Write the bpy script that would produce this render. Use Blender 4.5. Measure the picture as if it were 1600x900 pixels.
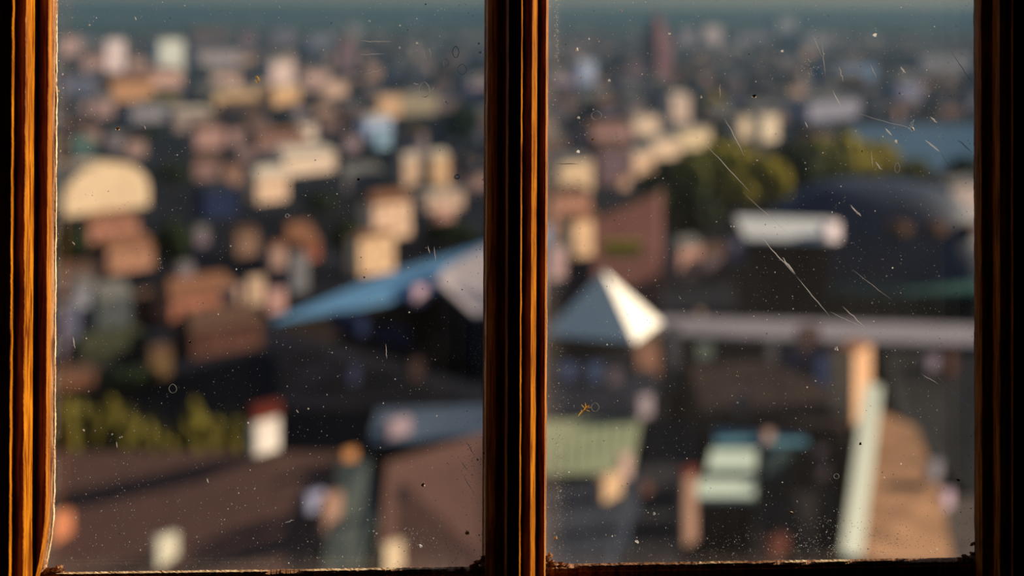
import bpy, math, random
from mathutils import Vector, noise as mn

random.seed(7)
SC = bpy.context.scene
for o in list(bpy.data.objects):
    bpy.data.objects.remove(o)

# ------------------------------------------------------------------ camera
F = 2222.222            # focal length in pixels (50 mm on a 36 mm sensor, 1600 px wide)
VH = 7.0               # image row of the horizon
EYE = Vector((0.0, 0.0, 60.0))
YAW = math.radians(3.4)
cam_d = bpy.data.cameras.new('camera')
cam = bpy.data.objects.new('camera', cam_d)
SC.collection.objects.link(cam)
cam.location = EYE
cam.rotation_euler = (math.pi / 2, 0, -YAW)
cam_d.lens = 50
cam_d.sensor_width = 36
cam_d.shift_y = (VH - 450) / 1600
cam_d.clip_start = 0.01
cam_d.clip_end = 60000
cam_d.dof.use_dof = True
cam_d.dof.focus_distance = 0.99
cam_d.dof.aperture_fstop = 3.65
SC.camera = cam

# ------------------------------------------------------------------ sky, sun, exposure
SUN_AZ = math.radians(76)      # to the right of the window's outward normal
SUN_EL = math.radians(20)
SUN_E = 10.0
SUN_COL = (1.0, 0.78, 0.55)
SKY = 0.08
sun_dir = Vector((math.sin(SUN_AZ) * math.cos(SUN_EL), math.cos(SUN_AZ) * math.cos(SUN_EL), math.sin(SUN_EL)))
w = bpy.data.worlds.new('sky')
SC.world = w
w.use_nodes = True
wn = w.node_tree.nodes
bg = wn['Background']
sk = wn.new('ShaderNodeTexSky')
sk.sky_type = 'NISHITA'
sk.sun_disc = False
sk.sun_elevation = SUN_EL
sk.sun_rotation = SUN_AZ
sk.altitude = 400
sk.air_density = 1.0
sk.dust_density = 1.0
w.node_tree.links.new(sk.outputs[0], bg.inputs[0])
bg.inputs[1].default_value = SKY
sl = bpy.data.lights.new('sun', 'SUN')
sl.energy = SUN_E
sl.color = SUN_COL
sl.angle = math.radians(0.6)
so = bpy.data.objects.new('sun', sl)
SC.collection.objects.link(so)
so.rotation_euler = sun_dir.to_track_quat('Z', 'Y').to_euler()
so.location = (0, 0, 90)
SC.view_settings.view_transform = 'Standard'
SC.view_settings.look = 'None'
SC.view_settings.exposure = 0.0
SC.view_settings.gamma = 1.0
SC.cycles.use_denoising = True
SC.cycles.max_bounces = 8
SC.cycles.diffuse_bounces = 3
SC.cycles.transparent_max_bounces = 12
SC.cycles.volume_bounces = 1

# ------------------------------------------------------------------ helpers
cy, sy = math.cos(YAW), math.sin(YAW)
RIGHT = Vector((cy, -sy, 0)); FWD = Vector((sy, cy, 0)); UP = Vector((0, 0, 1))
def ray(u, v): return FWD + RIGHT * ((u - 800) / F) + UP * ((VH - v) / F)
def at(u, v, d): return EYE + ray(u, v) * d                    # point at depth d along the view axis
def on(u, v, y):                                               # point on the plane y = const (window plane)
    r = ray(u, v); return EYE + r * (y / r.y)
def ground_depth(v, z=0.0): return (EYE.z - z) * F / (v - VH)
def lin(c): return tuple(((x / 255) / 12.92 if x / 255 <= .04045 else ((x / 255 + .055) / 1.055) ** 2.4) for x in c)
def alb(c, fac=1.30):
    l = lin(c); return tuple(min(.9, max(.004, a / (fac * 1.22 * s))) for a, s in zip(l, (1.0, .88, .67)))

MATS = {}
def mat(name, col, rough=.9, spec=.03, var=.18, scale=.35, bump=0.0, stretch=(1, 1, 1), metal=0.0):
    if name in MATS: return MATS[name]
    m = bpy.data.materials.new(name); m.use_nodes = True
    nt = m.node_tree; b = nt.nodes['Principled BSDF']
    tc = nt.nodes.new('ShaderNodeTexCoord'); mp = nt.nodes.new('ShaderNodeMapping')
    mp.inputs['Scale'].default_value = stretch
    nz = nt.nodes.new('ShaderNodeTexNoise'); nz.inputs['Scale'].default_value = scale; nz.inputs['Detail'].default_value = 5
    rp = nt.nodes.new('ShaderNodeValToRGB')
    rp.color_ramp.elements[0].position = .3; rp.color_ramp.elements[1].position = .7
    rp.color_ramp.elements[0].color = (*[c * (1 - var) for c in col], 1)
    rp.color_ramp.elements[1].color = (*[min(1, c * (1 + var)) for c in col], 1)
    L = nt.links.new
    L(tc.outputs['Object'], mp.inputs[0]); L(mp.outputs[0], nz.inputs['Vector']); L(nz.outputs['Fac'], rp.inputs[0]); L(rp.outputs[0], b.inputs['Base Color'])
    b.inputs['Roughness'].default_value = rough
    b.inputs['Specular IOR Level'].default_value = spec
    b.inputs['Metallic'].default_value = metal
    if bump:
        bp = nt.nodes.new('ShaderNodeBump'); bp.inputs['Strength'].default_value = bump; bp.inputs['Distance'].default_value = .05
        L(nz.outputs['Fac'], bp.inputs['Height']); L(bp.outputs[0], b.inputs['Normal'])
    MATS[name] = m
    return m
def cmat(c, fac=1.30, **k):
    return mat('paint_%d_%d_%d_%d' % (*c, int(fac * 100)), alb(c, fac), **k)

class MB:
    def __init__(s): s.v = []; s.f = []; s.mi = []
    def poly(s, pts, m=0):
        n = len(s.v); s.v += [Vector(p) for p in pts]; s.f.append(tuple(range(n, n + len(pts)))); s.mi.append(m)
    def prism(s, pts, z0, m=0, cap=True):                       # polygon pts (counter-clockwise from above) down to z0 (or by function)
        n = len(pts); lo = [Vector((p[0], p[1], z0)) for p in pts]
        for i in range(n):
            j = (i + 1) % n
            s.poly([lo[i], lo[j], pts[j], pts[i]], m)
        if cap: s.poly(pts, m)
        s.poly(lo[::-1], m)
    def slab(s, pts, t, m=0):
        lo = [Vector(p) - Vector((0, 0, t)) for p in pts]; n = len(pts)
        s.poly(pts, m); s.poly(lo[::-1], m)
        for i in range(n):
            j = (i + 1) % n; s.poly([lo[i], lo[j], pts[j], pts[i]], m)
    def box(s, c, ax, ay, hx, hy, z0, z1, m=0):
        c = Vector((c[0], c[1], 0)); ax = Vector(ax); ay = Vector(ay)
        q = [c - ax * hx - ay * hy, c + ax * hx - ay * hy, c + ax * hx + ay * hy, c - ax * hx + ay * hy]
        s.prism([Vector((p.x, p.y, z1)) for p in q], z0, m)
    def build(s, name, m, parent=None, smooth=False, base=None):
        if base is None:
            base = Vector((0, 0, 0)); q = parent
            while q is not None: base += q.location; q = q.parent
        base = Vector(base)
        
        me = bpy.data.meshes.new(name)
        me.from_pydata([tuple(p - base) for p in s.v], [], s.f)
        ms = m if isinstance(m, (list, tuple)) else [m]
        for x in ms: me.materials.append(x)
        if len(ms) > 1: me.polygons.foreach_set('material_index', s.mi)
        if smooth: me.polygons.foreach_set('use_smooth', [True] * len(me.polygons))
        me.update()
        o = bpy.data.objects.new(name, me); SC.collection.objects.link(o)
        if parent is not None: o.parent = parent
        else: o.location = base
        return o
def tag(o, label=None, cat=None, group=None, kind=None):
    if label: o['label'] = label
    if cat: o['category'] = cat
    if group: o['group'] = group
    if kind: o['kind'] = kind
    return o
def thing(name, loc, label, cat, group=None):
    o = bpy.data.objects.new(name, None); SC.collection.objects.link(o); o.location = loc; o.empty_display_size = .5
    return tag(o, label, cat, group)
def ccw(pts):
    a = sum(pts[i][0] * pts[(i + 1) % len(pts)][1] - pts[(i + 1) % len(pts)][0] * pts[i][1] for i in range(len(pts)))
    return pts if a > 0 else pts[::-1]

# ------------------------------------------------------------------ window and room
def wood_mat(name, lo, hi, rough=.38):
    m = bpy.data.materials.new(name); m.use_nodes = True
    nt = m.node_tree; b = nt.nodes['Principled BSDF']; L = nt.links.new
    tc = nt.nodes.new('ShaderNodeTexCoord'); mp = nt.nodes.new('ShaderNodeMapping'); mp.inputs['Scale'].default_value = (1, 1, .06)
    n1 = nt.nodes.new('ShaderNodeTexNoise'); n1.inputs['Scale'].default_value = 420; n1.inputs['Detail'].default_value = 6; n1.inputs['Distortion'].default_value = .6
    r1 = nt.nodes.new('ShaderNodeValToRGB'); e = r1.color_ramp.elements
    e[0].position = .38; e[0].color = (*lo, 1); e[1].position = .58; e[1].color = (*hi, 1)
    n2 = nt.nodes.new('ShaderNodeTexNoise'); n2.inputs['Scale'].default_value = 26; n2.inputs['Detail'].default_value = 8; n2.inputs['Roughness'].default_value = .7
    r2 = nt.nodes.new('ShaderNodeValToRGB'); e = r2.color_ramp.elements
    e[0].position = .35; e[0].color = (.42, .36, .3, 1); e[1].position = .55; e[1].color = (1, 1, 1, 1)
    mx = nt.nodes.new('ShaderNodeMixRGB'); mx.blend_type = 'MULTIPLY'; mx.inputs[0].default_value = .8
    mp2 = nt.nodes.new('ShaderNodeMapping'); mp2.inputs['Scale'].default_value = (4, 4, .8)
    n3 = nt.nodes.new('ShaderNodeTexNoise'); n3.inputs['Scale'].default_value = 900; n3.inputs['Detail'].default_value = 3
    ad = nt.nodes.new('ShaderNodeMath'); ad.operation = 'ADD'
    bp = nt.nodes.new('ShaderNodeBump'); bp.inputs['Strength'].default_value = .35; bp.inputs['Distance'].default_value = .0004
    L(tc.outputs['Object'], mp.inputs[0]); L(mp.outputs[0], n1.inputs['Vector']); L(n1.outputs['Fac'], r1.inputs[0])
    L(tc.outputs['Object'], mp2.inputs[0]); L(mp2.outputs[0], n2.inputs['Vector']); L(n2.outputs['Fac'], r2.inputs[0])
    L(r1.outputs[0], mx.inputs[1]); L(r2.outputs[0], mx.inputs[2]); L(mx.outputs[0], b.inputs['Base Color'])
    L(tc.outputs['Object'], n3.inputs['Vector']); L(n1.outputs['Fac'], ad.inputs[0]); L(n3.outputs['Fac'], ad.inputs[1])
    L(ad.outputs[0], bp.inputs['Height']); L(bp.outputs[0], b.inputs['Normal'])
    b.inputs['Roughness'].default_value = rough; b.inputs['Specular IOR Level'].default_value = .12
    return m
WOOD = wood_mat('varnished_wood', (.13, .028, .0012), (.42, .155, .007))
PUTTY = wood_mat('old_putty', (.10, .035, .02), (.36, .20, .11), rough=.8)
PUTTY_PALE = wood_mat('pale_putty', (.50, .34, .18), (.85, .72, .5), rough=.8)

VT, VB = -640, 985              # rows of the upper and lower ends of the sash as drawn on its plane
NSEG = 420
def rows():
    r = []; n1 = 60
    for i in range(n1): r.append(VT + (-20 - VT) * i / n1)
    for i in range(NSEG + 1): r.append(-20 + (VB + 20) * i / NSEG)
    return r
def sweep(profile, rough_cols=None, seed=0, curve=None, close=True):
    """profile: (u at row 0, u at row 900, y). Returns an MB with the swept strip closed at the back."""
    rough_cols = rough_cols or {}
    R = rows(); n = len(profile); mb = MB()
    for v in R:
        for k, (u0, u1, y) in enumerate(profile):
            a = rough_cols.get(k, .25)
            u = u0 + (u1 - u0) * v / 900
            u += a * (mn.noise(Vector((v * .035, k * .15 + seed, 0))) * 1.2 + mn.noise(Vector((v * .22, k * 3.1, seed))) * .7)
            if curve: u += curve(k, v)
            mb.v.append(on(u, v, y))
    for i in range(len(R) - 1):
        for k in range(n if close else n - 1):
            k2 = (k + 1) % n
            mb.f.append((i * n + k, i * n + k2, (i + 1) * n + k2, (i + 1) * n + k)); mb.mi.append(0)
    if close:
        mb.f.append(tuple(range(n))[::-1]); mb.f.append(tuple((len(R) - 1) * n + k for k in range(n))); mb.mi += [0, 0]
    return mb
win = bpy.data.objects.new('window_1', None); SC.collection.objects.link(win)
win.location = on(800, 900, 1.0); win['kind'] = 'structure'

def arc(ua, ya, ub, yb, n, bulge):
    out = []
    for i in range(n + 1):
        t = i / n
        out.append((ua[0] + (ub[0] - ua[0]) * t, ua[1] + (ub[1] - ua[1]) * t, ya + (yb - ya) * t - bulge * math.sin(math.pi * t)))
    return out
def bottom_curve(cols, amt):
    def f(k, v):
        if k in cols and v > 770: return -amt * min(1.6, (v - 770) / 120) ** 2
        return 0
    return f
# left stile: flat, thin bevel, groove, ovolo, flat, quirk; the putty is a part of its own
left = [(-90, -95, .9435), (19.5, 14, .943), (25.2, 20, .9535), (27, 22, .9556), (40.5, 35.5, .9510)] + \
       arc((40.5, 35.5), .9510, (58, 53), .9705, 6, .0026)[1:] + [(60, 55, .9730), (75.5, 71, .9672), (82.5, 77.5, .986), (84, 79, 1.006), (-90, -95, 1.012)]
L_ = sweep(left, {1: .9, 2: .5, 4: .9, 12: .7, 13: .7}, 1, lambda k, v: bottom_curve((12, 13, 14), 13)(k, v))
L_.build('stile', WOOD, win)
lp = [(81.5, 76, .9885), (84.5, 79, .9905), (89.6, 85, .9935), (90, 85.6, .9997), (82, 77, .9999)]
sweep(lp, {1: .8, 2: 1.2, 3: 1.2}, 5, bottom_curve((0, 1, 2, 3, 4), 13)).build('putty_bead', PUTTY, win)
lp2 = [(88.8, 84.0, .9925), (90.0, 85.6, .9932), (90.3, 85.9, .9996), (88.9, 84, .9998)]
sweep(lp2, {0: .9, 1: 1.3, 2: 1.3}, 6, bottom_curve((0, 1, 2, 3), 14)).build('putty_edge', PUTTY_PALE, win)
# mullion
mul = [(757, 753, 1.006), (761.8, 757.6, .9985), (762.6, 758.4, .979)] + arc((762.6, 758.4), .979, (777, 773.5), .974, 5, .0006)[1:] + \
      [(779, 775, .9755), (791, 788, .9740), (792, 789, .9560), (795, 792, .9480), (815.0, 811.1, .9475), (818.4, 814.8, .9545), (820, 816, .9562), (832, 828, .9530)] + \
      arc((832, 828), .9530, (841.4, 837.4), .9705, 5, .0020)[1:] + [(843, 839, .9730), (853.4, 850.0, .9685), (855.2, 851.8, .986), (857, 853, 1.006)]
sweep(mul, {10: .5, 11: .5, 13: .8, 18: .6, 20: .5, 21: .8}, 9).build('mullion', WOOD, win)
mp_ = [(853.5, 850.3, .984), (855.8, 852.2, .986), (856.8, 853.4, .9997), (850, 847, .9999)]
sweep(mp_, {1: .8, 2: .9}, 12).build('putty_bead', PUTTY, win)
mp_ = [(762.5, 758.4, .9945), (760.6, 756.2, .9965), (760.0, 755.9, .9997), (766, 762, .9999)]
sweep(mp_, {1: .8, 2: .9}, 14).build('putty_bead', PUTTY_PALE, win)
# right stile
rt = [(1522, 1524, 1.006), (1522.5, 1524.5, .987)] + arc((1522.5, 1524.5), .987, (1533, 1535), .977, 4, .0012)[1:] + \
     [(1536, 1538, .979), (1550, 1552, .977)] + arc((1550, 1552), .977, (1562, 1563), .962, 4, .003)[1:] + \
     [(1577, 1577, .9655), (1583, 1583, .955), (1720, 1720, .955), (1720, 1720, 1.012)]
sweep(rt, {1: .5}, 17).build('stile', WOOD, win)
rp_ = [(1523.5, 1525.5, .993), (1521.6, 1523.0, .9955), (1521.2, 1522.6, .9997), (1527, 1529, .9999)]
sweep(rp_, {0: .5, 1: .8, 2: .8}, 21, lambda k, v: -(3 * max(0, (v - 862) / 20)) if v > 862 else 0).build('putty_bead', PUTTY, win)
# rails
def hsweep(fn, u0, u1, n, name, m, parent, close=True):
    mb = MB(); k = None
    for i in range(n + 1):
        u = u0 + (u1 - u0) * i / n
        pr = fn(u); k = len(pr)
        for (v, y) in pr: mb.v.append(on(u, v, y))
    for i in range(n):
        for j in range(k):
            j2 = (j + 1) % k
            mb.f.append((i * k + j, (i + 1) * k + j, (i + 1) * k + j2, i * k + j2)); mb.mi.append(0)
    mb.f.append(tuple(range(k))); mb.f.append(tuple(n * k + j for j in range(k))[::-1]); mb.mi += [0, 0]
    return mb.build(name, m, parent)
def sill_v(u):
    if u < 800: return 894.0 - (u - 90) * (9.0 / 670)
    return 881.5 - (u - 857) * (11.0 / 664)
def rail_fn(u):
    v = sill_v(u) + 11.5 + .8 * mn.noise(Vector((u * .05, 0, 3)))
    zt = on(u, v, .990)
    return [(v - 3, 1.006), (v, .9905), (v + 1.5, .9885), (v + 60, .9990), (v + 190, .9990), (v + 190, 1.012)]
hsweep(rail_fn, -90, 1720, 500, 'bottom_rail', WOOD, win)
def bead_fn(seed, amp):
    def f(u):
        v = sill_v(u); n = mn.noise(Vector((u * .03, seed, 0))) * 1.0 + mn.noise(Vector((u * .16, seed, 1))) * .8 + mn.noise(Vector((u * .5, seed, 2))) * .6
        v += n * amp
        ed = min(abs(u - 90), abs(u - 758), abs(u - 857), abs(u - 1521)); c = 6 * max(0, 1 - ed / 26) ** 2
        return [(v - c * .7, .9998), (v + .8 - c, .9965), (v + 3.6 - c * .3, .9925 + .0006 * n), (v + 7.0, .9897 + .0008 * n), (v + 10.5 + n, .9900 - .0009 * n), (v + 14, .9893), (v + 15, .9999)]
    return f
hsweep(bead_fn(1, 1.0), 66, 762, 480, 'putty_bead', PUTTY, win)
hsweep(bead_fn(4, 1.0), 852, 1526, 480, 'putty_bead', PUTTY, win)
# raised slivers of paler putty along the bottom edge
def sliver(ua, ub, seed, m):
    def f(u):
        t = (u - ua) / (ub - ua); e = min(1, min(t, 1 - t) * 12) * (.75 + .5 * mn.noise(Vector((u * .2, seed, 0))))
        v = sill_v(u) + 2.2 + .5 * mn.noise(Vector((u * .12, seed, 5)))
        return [(v - 2.2 * e, .9935), (v - 2.6 * e, .9920), (v + 1.3 * e, .9900), (v + 1.5 * e, .9925)]
    hsweep(f, ua, ub, max(8, int((ub - ua) / 1.6)), 'putty_flake', m, win)
for i, (a, b, k) in enumerate([(86, 424, 1), (470, 700, 1), (708, 727, 0), (735, 757, 0), (905, 1215, 0), (1272, 1330, 1), (1225, 1262, 1), (1335, 1420, 0), (1085, 1150, 1)]):
    sliver(a, b, i, PUTTY_PALE if k else PUTTY)
def top_fn(u): return [(-560, 1.006), (-556, .991), (-570, .975), (-585, .955), (-680, .955), (-680, 1.012)]
hsweep(top_fn, -90, 1720, 20, 'top_rail', WOOD, win)
# crumbs of putty in the corners
def crumb(u, v, s, seed, m):
    mb = MB(); rnd = random.Random(seed)
    for q in range(5):
        c = on(u + rnd.uniform(-s, s) * .8, v + rnd.uniform(-.4, .4) * s, .995 - rnd.random() * .004)
        r = s * .00045 * rnd.uniform(.35, .7); ax = Vector((rnd.uniform(.8, 2.2), .7, rnd.uniform(.5, 1)))
        ps = [c + Vector((r * ax.x * math.cos(a), r * ax.y * math.sin(a * 2 + q) * .5, r * ax.z * math.sin(a))) * rnd.uniform(.7, 1.2) for a in [i * math.pi / 3 for i in range(6)]]
        tip = c + Vector((0, -r, 0)); n = len(mb.v); mb.v += ps + [tip, c + Vector((0, r, 0))]
        for i in range(6):
            mb.f.append((n + i, n + (i + 1) % 6, n + 6)); mb.mi.append(0)
            mb.f.append((n + (i + 1) % 6, n + i, n + 7)); mb.mi.append(0)
    mb.build('putty_crumb', m, win)
for i, (u, v, s) in enumerate([(74, 893, 8), (88, 889, 9), (110, 897, 5), (757, 872, 5), (752, 880, 7), (742, 883, 6), (858, 868, 7), (860, 878, 8), (872, 881, 7), (884, 884, 6), (1519, 866, 6), (1510, 870, 7), (1522, 850, 5), (1500, 872, 5)]):
    crumb(u, v, s, i, PUTTY)

# glass panes with dirt film
def glass_mat(name, seed, edge, base, tint):
    m = bpy.data.materials.new(name); m.use_nodes = True
    nt = m.node_tree; N = nt.nodes; L = nt.links.new; N.clear()
    out = N.new('ShaderNodeOutputMaterial')
    tr = N.new('ShaderNodeBsdfTransparent'); tr.inputs[0].default_value = (.985, .995, .99, 1)
    gl = N.new('ShaderNodeBsdfGlossy'); gl.inputs['Roughness'].default_value = .02
    m0 = N.new('ShaderNodeMixShader'); m0.inputs[0].default_value = .02; L(tr.outputs[0], m0.inputs[1]); L(gl.outputs[0], m0.inputs[2])
    df = N.new('ShaderNodeBsdfDiffuse'); df.inputs[0].default_value = (*tint, 1)
    tl = N.new('ShaderNodeBsdfTranslucent'); tl.inputs[0].default_value = (*tint, 1)
    m1 = N.new('ShaderNodeMixShader'); m1.inputs[0].default_value = .6; L(df.outputs[0], m1.inputs[1]); L(tl.outputs[0], m1.inputs[2])
    m2 = N.new('ShaderNodeMixShader'); L(m0.outputs[0], m2.inputs[1]); L(m1.outputs[0], m2.inputs[2]); L(m2.outputs[0], out.inputs[0])
    tc = N.new('ShaderNodeTexCoord'); sp = N.new('ShaderNodeSeparateXYZ'); L(tc.outputs['Generated'], sp.inputs[0])
    def M(op, a, b=None, c=None):
        n = N.new('ShaderNodeMath'); n.operation = op
        for i, x in enumerate((a, b, c)):
            if x is None: continue
            if hasattr(x, 'is_linked'): L(x, n.inputs[i])
            else: n.inputs[i].default_value = x
        return n.outputs[0]
    x = sp.outputs[0]; z = sp.outputs[2]
    def fall(s, width, pw=2.0):
        t = M('SUBTRACT', 1.0, M('DIVIDE', s, width)); t = M('MAXIMUM', t, 0.0); return M('POWER', t, pw)
    e = M('ADD', M('ADD', M('MULTIPLY', fall(x, .07), edge[0]), M('MULTIPLY', fall(M('SUBTRACT', 1.0, x), .06), edge[1])), M('MULTIPLY', fall(z, .045), edge[2]))
    def NZ(scale, st, det=5, rough=.6):
        mp = N.new('ShaderNodeMapping'); mp.inputs['Scale'].default_value = st; mp.inputs['Location'].default_value = (seed, 0, seed * .7)
        L(tc.outputs['Object'], mp.inputs[0])
        n = N.new('ShaderNodeTexNoise'); n.inputs['Scale'].default_value = scale; n.inputs['Detail'].default_value = det; n.inputs['Roughness'].default_value = rough
        L(mp.outputs[0], n.inputs['Vector']); return n.outputs['Fac']
    n1 = NZ(9, (1, 1, .6)); n2 = NZ(160, (1, 1, .10)); n3 = NZ(600, (1, 1, 1), 3, .8)
    f = M('ADD', M('MULTIPLY', M('MAXIMUM', M('SUBTRACT', n1, .35), 0.0), base * 3.0), base * .5)
    f = M('ADD', f, M('MULTIPLY', e, M('ADD', M('MULTIPLY', n2, 1.2), .2)))
    f = M('MULTIPLY', f, M('ADD', .35, M('ADD', M('MULTIPLY', n2, .6), M('MULTIPLY', n3, .7))))
    # upper right of the pane carries a little more film
    up = M('MULTIPLY', M('MULTIPLY', M('MAXIMUM', M('SUBTRACT', z, .25), 0.0), x), tint[0] * 0 + base * 1.2)
    f = M('MINIMUM', M('ADD', f, up), .6)
    L(f, m2.inputs[0])
    return m
def pane(ua, ub, name, m):
    mb = MB()
    mb.poly([on(ua, 905, 1.0), on(ub, 905, 1.0), on(ub, -575, 1.0), on(ua, -575, 1.0)])
    mb.poly([on(ua, 905, 1.003), on(ua, -575, 1.003), on(ub, -575, 1.003), on(ub, 905, 1.003)])
    return mb.build(name, m, win)
GL = glass_mat('dusty_glass_left', 3.1, (.10, .07, .13), .006, (.78, .74, .68))
GR = glass_mat('dusty_glass_right', 8.7, (.13, .09, .19), .016, (.76, .75, .73))
pl = pane(60, 766, 'glass_pane', GL)
pr = pane(848, 1540, 'glass_pane', GR)

def fleck_mat(name, c, trl=.5):
    m = bpy.data.materials.new(name); m.use_nodes = True; N = m.node_tree.nodes; L = m.node_tree.links.new; N.clear()
    out = N.new('ShaderNodeOutputMaterial'); d = N.new('ShaderNodeBsdfDiffuse'); t = N.new('ShaderNodeBsdfTranslucent'); mx = N.new('ShaderNodeMixShader')
    nz = N.new('ShaderNodeTexNoise'); nz.inputs['Scale'].default_value = 900
    rp = N.new('ShaderNodeValToRGB'); rp.color_ramp.elements[0].color = (*[x * .5 for x in c], 1); rp.color_ramp.elements[1].color = (*c, 1)
    L(nz.outputs['Fac'], rp.inputs[0]); L(rp.outputs[0], d.inputs[0]); L(rp.outputs[0], t.inputs[0])
    mx.inputs[0].default_value = trl; L(d.outputs[0], mx.inputs[1]); L(t.outputs[0], mx.inputs[2]); L(mx.outputs[0], out.inputs[0])
    return m
DUST = fleck_mat('dust', (.84, .86, .88)); DUSTD = fleck_mat('dim_dust', (.38, .40, .43)); SCR = fleck_mat('scratch_chalk', (.80, .80, .84)); YEL = fleck_mat('yellow_fibre', (.85, .55, .10))
DARK = mat('dark_speck', (.01, .008, .006))

def fleck(mb, u, v, s, rnd, el=1.0, ang=None):
    """irregular flake of s pixels across, slightly proud of the glass"""
    c = on(u, v, .9992); r = s * .00045 * .5; a0 = rnd.uniform(0, 6.28) if ang is None else ang
    k = rnd.choice((3, 4, 5)) if ang is None else 6
    ps = []
    for i in range(k):
        a = 2 * math.pi * i / k
        p = Vector((math.cos(a) * r * el, 0, math.sin(a) * r)) * rnd.uniform(.7, 1.15)
        q = Vector((p.x * math.cos(a0) - p.z * math.sin(a0), rnd.uniform(-1.1, .3) * r, p.x * math.sin(a0) + p.z * math.cos(a0)))
        ps.append(c + q)
    n = len(mb.v); mb.v += ps; mb.f.append(tuple(range(n, n + k))[::-1]); mb.mi.append(0)
def dusting(u0, u1, seed, dens, parent):
    rnd = random.Random(seed); a = MB(); b = MB(); d = MB()
    W = u1 - u0
    n = 0
    while n < dens:
        u = rnd.uniform(u0, u1); v = rnd.uniform(-40, 892)
        cl = mn.noise(Vector((u * .012, v * .012, seed))) * .5 + .5
        e = max(0, 1 - (u - u0) / 60) * .8 + max(0, 1 - (u1 - u) / 60) * .5 + max(0, 1 - (890 - v) / 110) * 1.3
        if rnd.random() > .22 + .35 * cl * cl + .5 * e: continue
        if v > sill_v(u) - 2: continue
        s = min(4.2, rnd.lognormvariate(.12, .45))
        if rnd.random() < .50: s *= .8
        fleck(a if rnd.random() < .34 else b, u, v, s, rnd)
        n += 1
    for i in range(45):
        fleck(d, rnd.uniform(u0, u1), rnd.uniform(0, 880), rnd.uniform(1.2, 2.6), rnd)
    tag(a.build('dust', DUST, parent), kind='stuff'); tag(b.build('dim_dust', DUSTD, parent), kind='stuff')
    tag(d.build('dark_specks', DARK, parent), kind='stuff')
dusting(86, 760, 11, 4600, pl)
dusting(856, 1521, 23, 5600, pr)
def ribbon(mb, pts, w, taper=True):
    """thin raised line through pixel points on the glass"""
    P = [on(u, v, .9990) for u, v in pts]; n = len(P)
    for i in range(n - 1):
        t = (P[i + 1] - P[i]).normalized(); nn = Vector((t.z, 0, -t.x))
        wa = w * .00045 * .5 * (math.sin(math.pi * (i + .25) / (n - .5)) if taper else 1); wb = w * .00045 * .5 * (math.sin(math.pi * (i + 1.25) / (n - .5)) if taper else 1)
        k = len(mb.v); mb.v += [P[i] - nn * wa, P[i] + nn * wa, P[i + 1] + nn * wb, P[i + 1] - nn * wb, P[i] + Vector((0, -wa, 0)), P[i + 1] + Vector((0, -wb, 0))]
        mb.f += [(k, k + 4, k + 5, k + 3), (k + 4, k + 1, k + 2, k + 5)]; mb.mi += [0, 0]
def line(a, b, n=14, wob=1.0, seed=0):
    out = []
    for i in range(n + 1):
        t = i / n; u = a[0] + (b[0] - a[0]) * t; v = a[1] + (b[1] - a[1]) * t
        out.append((u + wob * mn.noise(Vector((t * 5, seed, 0))), v + wob * mn.noise(Vector((t * 5, seed, 7)))))
    return out
RS = [((1190, 372), (1243, 430), 1.6), ((1222, 402), (1243, 428), 2.6), ((1243, 430), (1296, 494), 1.2), ((1296, 487), (1350, 512), .8), ((1316, 478), (1352, 512), 1.3), ((1328, 320), (1345, 338), 2.4),
      ((1338, 330), (1346, 338), 3.0), ((1407, 104), (1415, 115), 3.2), ((1454, 182), (1464, 192), 3.0), ((1495, 217), (1520, 239), 2.0), ((1445, 218), (1472, 240), 2.4),
      ((1470, 240), (1490, 268), 1.0), ((1383, 200), (1394, 212), 2.6), ((1300, 140), (1315, 168), 1.3), ((1311, 104), (1318, 128), 1.2), ((1482, 75), (1521, 132), 1.2),
      ((1466, 590), (1520, 640), 1.8), ((1495, 614), (1520, 640), 1.6), ((1440, 585), (1467, 600), .8), ((1105, 228), (1172, 300), 1.0), ((1131, 183), (1165, 246), 1.0),
      ((1340, 178), (1440, 205), .7), ((1270, 55), (1285, 90), .7), ((1360, 100), (1370, 122), .9), ((1284, 65), (1290, 120), .7), ((1125, 130), (1125, 155), .8),
      ((1361, 235), (1364, 262), .8), ((1368, 253), (1378, 266), 2.0), ((1258, 190), (1262, 200), 1.4), ((1160, 300), (1240, 372), .6), ((1330, 420), (1395, 470), .5)]
for i, (a, b, w_) in enumerate(RS):
    mb = MB(); ribbon(mb, line(a, b, 12, 1.5, i), w_ * .8); mb.build('scratch', SCR, pr)
LS = [((562, 64), (614, 65), 1.2), ((560, 85), (602, 84), 1.0), ((570, 116), (598, 108), 1.0), ((211, 26), (213, 32), 1.6), ((668, 384), (672, 396), .9), ((603, 537), (604, 561), .7),
      ((678, 385), (681, 408), .7), ((463, 640), (466, 645), 1.4), ((445, 817), (460, 812), 1.4), ((720, 720), (730, 735), 1.2), ((722, 740), (740, 770), 1.0), ((728, 690), (742, 712), 1.3),
      ((225, 195), (228, 203), 1.0), ((323, 747), (326, 755), 1.3), ((182, 690), (183, 700), 1.0), ((114, 525), (117, 545), 1.2), ((113, 377), (117, 383), 1.4), ((645, 130), (655, 132), 1.0)]
for i, (a, b, w_) in enumerate(LS):
    mb = MB(); ribbon(mb, line(a, b, 10, 1.5, i + 50), w_); mb.build('scratch', SCR, pl)
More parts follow.
